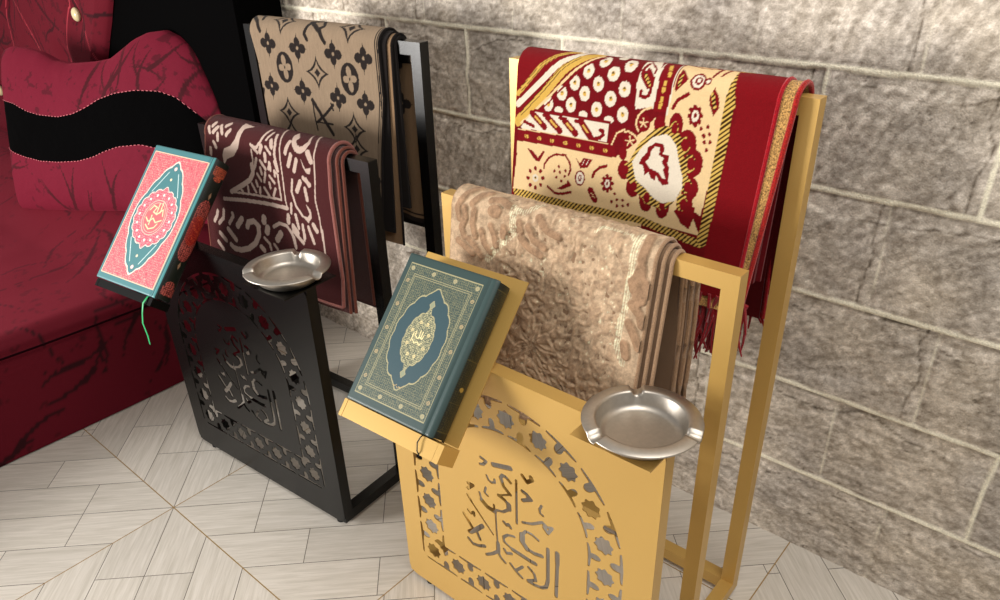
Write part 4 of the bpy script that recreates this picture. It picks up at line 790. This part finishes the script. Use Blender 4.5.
# ------------------------------------------------------------------ books
def book(kind, cover_paint, spine_paint, edge_col, label, cat, ribbon):
    q = BR[kind]; w, h, T = q['wb'], q['hb'], q['Tn'] - .001
    root = empty('book', label=label, cat=cat)
    root.matrix_world = pose_matrix(kind) @ rest_matrix(kind) @ Matrix.Translation((q['pb'], q['sb'], .0008))
    CM = mat(kind + '_book_cover', attr='Col', rough=.42, spec=.4, bump=.12, bscale=700)
    # front board, with the pressed hinge groove beside the spine
    n, m_ = 230, 320
    A, B = np.meshgrid(np.linspace(0, 1, n), np.linspace(0, 1, m_), indexing='ij')
    X = A * w; Y = B * h
    g = np.exp(-((A - .93) / .018) ** 2)
    Zc = T - .0016 * g - .004 * np.clip((A - .965) / .035, 0, 1) ** 2
    edge = np.minimum(np.minimum(X, 1e9), np.minimum(Y, h - Y)); Zc = Zc - .0008 * np.clip(1 - edge / .0012, 0, 1)
    me = grid_mesh('front_cover', np.stack([X, Y, Zc], -1)); set_attr(me, 'Col', cover_paint(A, B, w, h).reshape(-1, 3))
    o = link('front_cover', me, root, CM, smooth=True)
    so = o.modifiers.new('board', 'SOLIDIFY'); so.thickness = .0030; so.offset = -1
    bm = bmesh.new(); box(bm, (0, 0, 0), (w - .006, h, .003)); bm_obj('back_cover', bm, mat(kind + '_back_board', edge_col, rough=.5), root, .0008)
    bm = bmesh.new(); box(bm, (.004, .004, .003), (w - .008, h - .004, T - .0032)); bm_obj('pages', bm, PAPER, root, .0006)
    # rounded spine on the right-hand side
    n = 60; m_ = 300
    A, B = np.meshgrid(np.linspace(0, 1, n), np.linspace(0, 1, m_), indexing='ij')
    an = (A - .5) * math.pi
    sx = w - .0045 + .0085 * np.cos(an); sz = T / 2 - (T / 2 - .0016) * np.sin(an) * (1 - .0 * A)
    me = grid_mesh('spine', np.stack([sx, B * h, sz], -1)); set_attr(me, 'Col', spine_paint(A, B, w, h).reshape(-1, 3))
    o = link('spine', me, root, CM, smooth=True); so = o.modifiers.new('board', 'SOLIDIFY'); so.thickness = .002; so.offset = -1
    o.data.flip_normals()
    # bookmark hanging out of the page block
    col, pts, r = ribbon
    bm = bmesh.new(); tube(bm, pts, r, 6, flat=.35 if r > .0012 else None); bm_obj('bookmark_ribbon', bm, mat(kind + '_ribbon', col, rough=.5), root, smooth=True)
    return root
def scal(th, n, a): return 1 + a * np.abs(np.sin(n * th / 2)) 
def filig(X, Y, f, seed):
    a = fbm(X * f * .35, Y * f * .35, seed, 2) * 9
    v = np.sin(X * f + 1.6 * np.sin(Y * f * .8 + a)) + np.sin(Y * f + 1.6 * np.sin(X * f * .8 - a))
    return v
def lines(col, mask, c): col[mask] = lin(c)
def teal_cover(A, B, w, h):
    X, Y = A * w * 1000, B * h * 1000; Wm, Hm = w * 1000 * .93, h * 1000
    base = (.20, .275, .27)
    col = np.ones(A.shape + (3,)) * np.array(lin(base))
    fin = filig(X, Y, 1.55, 5); gold = (.46, .46, .36); hl = (.66, .63, .48)
    inx = lambda a, b: (X > a) & (X < Wm - a) & (Y > b) & (Y < Hm - b)
    bandm = inx(9, 14) ; lines(col, bandm & (fin > .35), gold); lines(col, bandm & (np.abs(fin) < .16), (.34, .38, .33))
    for a, b in ((9, 14), (24, 31), (27, 34)):
        lines(col, inx(a, b) & ~inx(a + .9, b + .9), hl)
    for x in np.linspace(17, Wm - 17, 4):
        for y in (22.5, Hm - 22.5): d = np.hypot(X - x, Y - y); lines(col, d < 4.2, (.50, .52, .44)); lines(col, (d < 3.4) & ~((d < 1.9) & (d > 1.0)), (.70, .64, .48))
    for y in np.linspace(45, Hm - 45, 5):
        for x in (16.5, Wm - 16.5): d = np.hypot(X - x, Y - y); lines(col, (d < 3.4) & ~((d < 1.9) & (d > 1.0)), (.68, .60, .45))
    cx, cy = Wm / 2, Hm / 2
    x = (X - cx) / 55; y = (Y - cy) / 82
    th = np.arctan2(y, x); r = np.hypot(x, y)
    lim = .92 - .10 * np.cos(2 * th) * 0 + .045 * np.abs(np.sin(th * 8)) + .14 * np.exp(-((np.abs(np.abs(th) - math.pi / 2)) / .13) ** 2)
    lines(col, r < lim + .03, hl); lines(col, r < lim, (.20, .30, .33))
    x = (X - cx) / 28; y = (Y - cy) / 45; th = np.arctan2(y, x); r = np.hypot(x, y)
    lim = .95 + .05 * np.abs(np.sin(th * 7)) + .25 * np.exp(-((np.abs(np.abs(th) - math.pi / 2)) / .12) ** 2)
    lines(col, r < lim + .05, hl); lines(col, r < lim, (.30, .34, .30))
    f2 = filig(X, Y, 2.0, 9); lines(col, (r < lim) & (f2 > .3), (.76, .73, .56))
    for k in range(8):
        a = k * math.pi / 4 + .39; d = np.hypot(X - cx - 19 * math.cos(a), Y - cy - 30 * math.sin(a)); lines(col, (d < 2.8) & ~((d < 1.6) & (d > .9)), (.90, .82, .60))
    for sg in (-1, 1):          # pendants
        yy = np.abs(Y - (cy + sg * 60)); xx = np.abs(X - cx); lines(col, (xx / 6 + yy / 8.5 < 1), hl); lines(col, (xx / 4.6 + yy / 6.6 < 1), (.55, .57, .47))
    lx = [(-9, 12), (-7, 4), (-2, 1), (3, 4), (8, 2), (9, 9)]; ly = [(-10, -3), (-4, -8), (2, -4), (6, -9), (10, -4)]; lz = [(0, 15), (1, 2)]; l4 = [(5, 14), (5, 3)]; l5 = [(-12, 8), (-12, -6)]
    for ln in (lx, ly, lz, l4, l5):
        for a, b in zip(ln, ln[1:]): lines(col, d_seg(X, Y, (cx + a[0], cy + a[1]), (cx + b[0], cy + b[1])) < .8, (.95, .88, .66))
    for k, x0 in enumerate((-9, -5, -1, 3, 7)): lines(col, d_seg(X, Y, (cx + x0, 49), (cx + x0 + 3, 49 + 3 * math.sin(k * 2.1))) < .55, (.72, .62, .42))
    return col
def green_spine(A, B, w, h):
    Xs, Y = A * 45, B * h * 1000
    col = np.ones(A.shape + (3,)) * np.array(lin((.10, .115, .085)))
    fin = filig(Xs, Y, 1.6, 15)
    m = (Xs > 4) & (Xs < 38) & (Y > 12) & (Y < h * 1000 - 12)
    lines(col, m & (fin > .5), (.24, .22, .12)); 
    for y in (12, 60, h * 500, h * 1000 - 60, h * 1000 - 12): lines(col, np.abs(Y - y) < .6, (.30, .27, .14))
    d = np.hypot(Xs - 21, (Y - 84)); lines(col, (d < 4), (.62, .50, .22))
    return col
T_ = BR['gold']['Tn']; wg = BR['gold']['wb']
book('gold', teal_cover, green_spine, (.20, .26, .24), 'green book with a gilt medallion cover, lying on the gold stand\'s sloping rest', 'book',
     ((.03, .03, .03), [(wg - .018, .006, .030), (wg - .017, -.002, .040), (wg - .016, -.006, .0462), (wg - .017, -.016, .0475), (wg - .012, -.028, .046), (wg - .008, -.034, .040)], .0011))

def pink_cover(A, B, w, h):
    X, Y = A * w * 1000, B * h * 1000; Wm, Hm = w * 1000 * .955, h * 1000
    teal = (.28, .48, .50)
    col = np.ones(A.shape + (3,)) * np.array(lin(teal))
    inx = lambda a, b: (X > a) & (X < Wm - a) & (Y > b) & (Y < Hm - b)
    fin = filig(X, Y, 1.15, 25); f2 = filig(X, Y, 1.7, 29)
    fld = inx(7, 13); lines(col, fld, (.80, .34, .40)); lines(col, fld & (fin > .45), (.88, .66, .62)); lines(col, fld & (f2 < -.9), (.70, .22, .30))
    lines(col, inx(7, 13) & ~inx(9, 15), (.96, .78, .66))
    cx, cy = Wm / 2, Hm / 2
    x = (X - cx) / 76; y = (Y - cy) / 136
    th = np.arctan2(y, x); r = np.hypot(x, y)
    lens = np.abs(x) ** 1.45 + np.abs(y) ** 1.45; lim = .92 + .05 * np.abs(np.sin(th * 7))
    lines(col, fld & (lens < lim + .045), (.97, .86, .80)); lines(col, fld & (lens < lim), teal)
    for sg in (-1, 1):
        for a, b in (((16, 108), (45, 56)), ((-16, 108), (-45, 56))):
            lines(col, d_seg(X, Y, (cx + a[0], cy + sg * a[1]), (cx + b[0], cy + sg * b[1])) < .8, (.85, .93, .92))
        d = np.hypot(X - cx, Y - (cy + sg * 118)); lines(col, d < 4.5, (.98, .80, .78)); d = np.hypot(X - cx, Y - (cy + sg * 92)); lines(col, d < 3.2, (.95, .85, .70))
    x = (X - cx) / 66; y = (Y - cy) / 68; th = np.arctan2(y, x); r = np.hypot(x, y)
    lim = .93 + .06 * np.abs(np.sin(th * 9)) + .08 * np.exp(-((np.abs(np.abs(th) - math.pi / 2)) / .1) ** 2)
    lines(col, r < lim + .03, (.98, .88, .82)); ins = r < lim; lines(col, ins, (.80, .34, .42)); lines(col, ins & (fin > .3), (.90, .66, .66)); lines(col, ins & (f2 < -.8), (.72, .24, .33))
    for k in range(16):
        a = k * math.pi / 8; d = np.hypot(X - cx - 52 * math.cos(a), Y - cy - 54 * math.sin(a)); lines(col, d < 3, (.99, .90, .86))
    r2 = np.hypot((X - cx) / 38, (Y - cy) / 42)
    lines(col, (r2 < 1), (.97, .74, .66)); lines(col, r2 < .95, (.88, .38, .44)); lines(col, (r2 < .82), (.90, .40, .42)); lines(col, (r2 < .86) & (r2 > .82), (.97, .74, .66))
    for ln in ([(-24, 14), (-16, 26), (-4, 24), (-10, 12), (4, 8), (18, 22), (24, 8)], [(-26, -4), (-14, -12), (-2, -2), (10, -10), (26, -2)], [(-18, -20), (-4, -28), (12, -22), (18, -12)], [(0, 34), (2, 10)], [(10, 36), (12, 14)], [(-10, 4), (-8, -18)]):
        for a, b in zip(ln, ln[1:]): lines(col, d_seg(X, Y, (cx + a[0], cy + a[1]), (cx + b[0], cy + b[1])) < 1.5, (.99, .84, .66))
    lines(col, (X > Wm) & (X < Wm + 1.6), (.06, .12, .12)); lines(col, (X >= Wm + 1.6), (.30, .55, .56)); lines(col, (X > w * 1000 - 3), (.05, .07, .06))
    return col
def ornate_spine(A, B, w, h):
    Xs, Y = A * 45, B * h * 1000; H = h * 1000
    col = np.ones(A.shape + (3,)) * np.array(lin((.045, .075, .05)))
    fin = filig(Xs, Y, 1.5, 35)
    def orn(m, c1, c2): lines(col, m, c1); lines(col, m & (fin > .2), c2)
    orn((Xs > 5) & (Xs < 38) & (Y > H - 34) & (Y < H - 14), (.30, .10, .07), (.78, .36, .24)); orn(np.hypot((Xs - 21) / 8, (Y - H + 38) / 8) < 1, (.30, .10, .07), (.78, .36, .24))
    orn((Xs > 5) & (Xs < 38) & (Y > 10) & (Y < 30), (.30, .08, .07), (.75, .36, .32)); orn(np.hypot((Xs - 21) / 9, (Y - 34) / 9) < 1, (.30, .08, .07), (.75, .36, .32))
    c = H / 2; e = np.hypot((Xs - 21) / 20, (Y - c) / 72)
    orn(e < 1, (.28, .05, .06), (.72, .34, .30)); m = np.hypot((Xs - 21) / 15, (Y - c) / 34) < 1; lines(col, m, (.50, .08, .08)); lines(col, m & (np.abs(fin) < .18), (.75, .30, .18))
    for sg in (-1, 1): lines(col, (np.abs(Xs - 21) / 2.5 + np.abs(Y - c - sg * 82) / 9 < 1), (.55, .42, .32))
    return col
wr = BR['black']['wb']
book('black', pink_cover, ornate_spine, (.05, .09, .06), 'pink and teal book with dark green spine, lying on the black stand\'s sloping rest', 'book',
     ((.10, .62, .36), [(wr - .022, .004, .032), (wr - .020, -.004, .044), (wr - .021, -.02, .047), (wr - .026, -.040, .035), (wr - .034, -.060, .018), (wr - .030, -.082, -.003), (wr - .034, -.098, -.020)], .0026))

# ------------------------------------------------------------------ sofa
VELV = dict(rough=.85, sheen=.22, sheencol=(.9, .3, .4), spec=.2, var=.10, bump=.25, bscale=500)
VC = mat('crimson_velvet', attr='Col', **VELV)
BV_ = mat('black_velvet', (.006, .005, .006), rough=.95, sheen=.0, spec=.04, bump=.1, bscale=400)
def velvet_paint(U, V_, seed, dens=9.0, base=(.35, .02, .09), dark=(.15, .006, .03)):
    col = np.ones(U.shape + (3,)) * np.array(lin(base))
    r = random.Random(seed); area_ = (U.max() - U.min()) * (V_.max() - V_.min())
    dk = np.zeros(U.shape, bool)
    for k in range(int(area_ * dens)):
        cx = r.uniform(U.min(), U.max()); cy = r.uniform(V_.min(), V_.max()); a0 = r.uniform(0, 2 * math.pi)
        for j in range(r.randint(2, 4)):
            a = a0 + r.uniform(-.5, .5) + (math.pi if j % 2 else 0); L = r.uniform(.06, .17); bend = r.uniform(-.5, .5)
            pts = [(cx + L * t * math.cos(a + bend * t), cy + L * t * math.sin(a + bend * t)) for t in (0, .25, .5, .75, 1)]
            for i, (p, q) in enumerate(zip(pts, pts[1:])):
                w = .0045 * (1.2, 1.0, .7, .35)[i] * L / .12
                bb = np.nonzero((U > min(p[0], q[0]) - .01) & (U < max(p[0], q[0]) + .01) & (V_ > min(p[1], q[1]) - .01) & (V_ < max(p[1], q[1]) + .01))
                if len(bb[0]): dk[bb] |= d_seg(U[bb], V_[bb], p, q) < w
    sp = (fbm(U * 55, V_ * 55, seed, 3) > .60) & (fbm(U * 9, V_ * 9, seed + 3, 2) > .40)
    col[sp] = np.array(lin(base)) * .55
    col[dk] = lin(dark)
    return col
def build_sofa():
    root = empty('sofa', (-2.03, -1.0, 0), 0, 'low crimson velvet sofa with tall black and red backrest against the stone wall', 'sofa')
    iv = Matrix.Translation((2.03, 1.0, 0))
    # draped seat: profile across x, running along y
    st = .008
    ys = np.arange(-2.2, -.012, st); prof = []
    for s in np.arange(0, .245, st): prof.append((-2.03 - .012 * s / .25, .004 + s))
    r = .075
    for a in np.linspace(0, math.pi / 2, 16): prof.append((-2.042 - r + r * math.cos(a), .245 + r * math.sin(a)))
    for s in np.arange(st, 2.2, st * (1.0)): prof.append((-2.042 - r - s, .32))
    prof = np.array(prof); arc = np.concatenate([[0], np.cumsum(np.hypot(*np.diff(prof, axis=0).T))])
    Yg, Sg = np.meshgrid(ys, arc, indexing='ij')
    X = np.interp(Sg, arc, prof[:, 0]); Zg = np.interp(Sg, arc, prof[:, 1])
    sm = np.clip((Yg + .62) / .28, 0, 1); sm = sm * sm * (3 - 2 * sm); top = np.clip((Sg - .33) / .25, 0, 1)
    Zg = Zg + .07 * sm * top + .012 * (fbm(X * 3, Yg * 3, 5, 3) - .45) * top
    X = X + .010 * (fbm(Yg * 5, Zg * 4, 15, 3) - .5) * (1 - top) + .006 * np.exp(-((Sg - .30) / .008) ** 2)
    me = grid_mesh('seat', np.stack([X, Yg, Zg], -1)); set_attr(me, 'Col', velvet_paint(Sg, Yg, 11, 36).reshape(-1, 3))
    me.transform(iv); me.flip_normals(); link('seat', me, root, VC, smooth=True)
    bm = bmesh.new(); box(bm, (-4.3, -2.2, .004), (-2.09, -.015, .235)); bm_obj('seat_base', bm, mat('sofa_base', (.25, .01, .04), rough=.9), root, .01).matrix_local = iv
    # stitched seam where the seat cover meets the skirt
    bm = bmesh.new(); tube(bm, [(-2.036 - .004 * math.sin(y * 9), y, .286 + .008 * math.sin(y * 4)) for y in np.linspace(-2.19, -.02, 80)], .003, 6); bm_obj('seam', bm, mat('seam_thread', (.10, .0, .02), rough=.95, spec=.05), root, smooth=True).matrix_local = iv
    # black velvet backrest
    bm = bmesh.new(); box(bm, (-4.3, -.16, .33), (-1.955, -.014, 1.16)); o = bm_obj('backrest', bm, BV_, root, .025); o.matrix_local = iv
    # red upholstered panel with a slanted side edge
    A, B = np.meshgrid(np.linspace(0, 1, 300), np.linspace(0, 1, 150), indexing='ij')
    zz = .34 + B * .80; xr = -2.644 - (1.018 - zz) * .83; xr = np.clip(xr, -3.1, -2.5); xl = -4.25 + 0 * zz
    xx = xl + A * (xr - xl)
    e = np.minimum(np.minimum(A * 1.5, (1 - A) * 1.5), np.minimum(B, 1 - B) * .8)
    yy = -.162 - .035 * np.sqrt(np.clip(e / .06, 0, 1)) - .01 * (fbm(xx * 5, zz * 5, 91, 3) - .5)
    for (px, pz) in ((-2.905, .96), (-3.93, .60), (-3.10, .80), (-3.50, .975)):
        yy = yy + .02 * np.exp(-(((xx - px) ** 2 + (zz - pz) ** 2) / .0025))
    me = grid_mesh('back_panel', np.stack([xx, yy, zz], -1)); col = velvet_paint(xx, zz, 23, 45)
    for a, b in (((-3.499, 1.1), (-3.63, .60)), ((-3.52, 1.1), (-3.30, .80)), ((-2.86, 1.1), (-3.12, .74)), ((-2.90, 1.1), (-2.83, .78)), ((-3.55, .60), (-3.30, .80)), ((-3.30, .80), (-3.10, .70))):
        col[d_seg(xx, zz, a, b) < .0022] = lin((.66, .22, .26))
    set_attr(me, 'Col', col.reshape(-1, 3)); me.transform(iv)
    bp = link('back_panel', me, root, VC, smooth=True)
    for (px, pz) in ((-2.905, .96), (-3.95, .575)):
        bm = bmesh.new(); bmesh.ops.create_uvsphere(bm, u_segments=24, v_segments=14, radius=.020, matrix=Matrix.Translation((px, -.188, pz)) @ Matrix.Diagonal((1, .7, 1.15, 1)))
        o = bm_obj('pearl_button', bm, mat('pearl', (.86, .80, .62), rough=.22, coat=.6), bp, smooth=True); o.matrix_local = iv
build_sofa()

def build_cushion():
    P0 = Vector((-3.06, -.53, .32)); a = math.radians(17); lean = .2
    U = Vector((math.cos(a), math.sin(a), 0)); T = Vector((-math.sin(a) * math.sin(lean), math.cos(a) * math.sin(lean), math.cos(lean))); N = U.cross(T)
    root = empty('throw_cushion', P0, 0, 'wavy crimson velvet cushion with a black band, leaning on the sofa back', 'cushion')
    def curve(pts):
        pts = np.array(pts); return lambda t: (np.interp(t, (pts[:, 0] - pts[0, 0]) / (pts[-1, 0] - pts[0, 0]), pts[:, 0]), np.interp(t, (pts[:, 0] - pts[0, 0]) / (pts[-1, 0] - pts[0, 0]), pts[:, 1]))
    # round the outline off at both upper corners so that all four curves share their ends
    top, s1, s2, bot = curve(CT), curve(S1), curve(S2), curve([(x, y - .01) for x, y in CB])
    n = 240; t = np.linspace(0, 1, n); R = [(bot, 0.0), (s2, .0), (s1, .0), (top, .0)]
    rows = [np.stack(f(t)) for f, _ in R]
    k = np.array([1, 2, 1]) / 4.0
    for q in rows:
        for _ in range(6): q[1, 1:-1] = (q[1, :-2] + 2 * q[1, 1:-1] + q[1, 2:]) / 4
    def block(i, m_, front):
        B = np.linspace(0, 1, m_)[None, :]
        X = rows[i][0][:, None] * (1 - B) + rows[i + 1][0][:, None] * B; Y = rows[i][1][:, None] * (1 - B) + rows[i + 1][1][:, None] * B
        y0, y1 = rows[0][1][:, None], rows[3][1][:, None]
        v = np.clip((Y - y0) / np.maximum(y1 - y0, .02), 0, 1); tt = t[:, None] * np.ones_like(B)
        puff = (np.clip(4 * tt * (1 - tt), 0, 1) ** .35) * (np.clip(4 * v * (1 - v), 0, 1) ** .4) * .085
        wr = .012 * (fbm(X * 9, Y * 9, 33, 4) - .5) * np.clip(puff / .05, 0, 1)
        D = (puff + wr) if front else -(puff * .55 + .0)
        pts = X[..., None] * np.array(U) + Y[..., None] * np.array(T) + D[..., None] * np.array(N)
        return pts, X, Y
    for i, name in ((0, 'lower_velvet'), (1, 'black_band'), (2, 'upper_velvet')):
        P, X, Y = block(i, 70, True); me = grid_mesh(name, P)
        if i != 1: set_attr(me, 'Col', velvet_paint(X, Y, 41 + i, 60, base=(.39, .035, .13), dark=(.22, .015, .055)).reshape(-1, 3))
        link(name, me, root, BV_ if i == 1 else VC, smooth=True)
        P, X, Y = block(i, 20, False)
        if i == 0: allb = [P]
        else: allb.append(P[:, 1:])
    P = np.concatenate(allb, 1); me = grid_mesh('cushion_back', P); set_attr(me, 'Col', np.ones((len(me.vertices), 3)) * np.array(lin((.40, .03, .09)))); me.flip_normals()
    link('cushion_back', me, root, VC, smooth=True)
    th = mat('stitching', (.78, .42, .45), rough=.8)
    for i in (1, 2):
        P, X, Y = block(i - 1 if i == 1 else 1, 3, True)
        line = P[:, -1] + np.array(N) * .0015
        bm = bmesh.new()
        for j in range(4, n - 8, 4): tube(bm, [line[j], line[j + 1], line[j + 2]], .0011, 5)
        o = bm_obj('stitching', bm, th, root, smooth=True)
build_cushion()
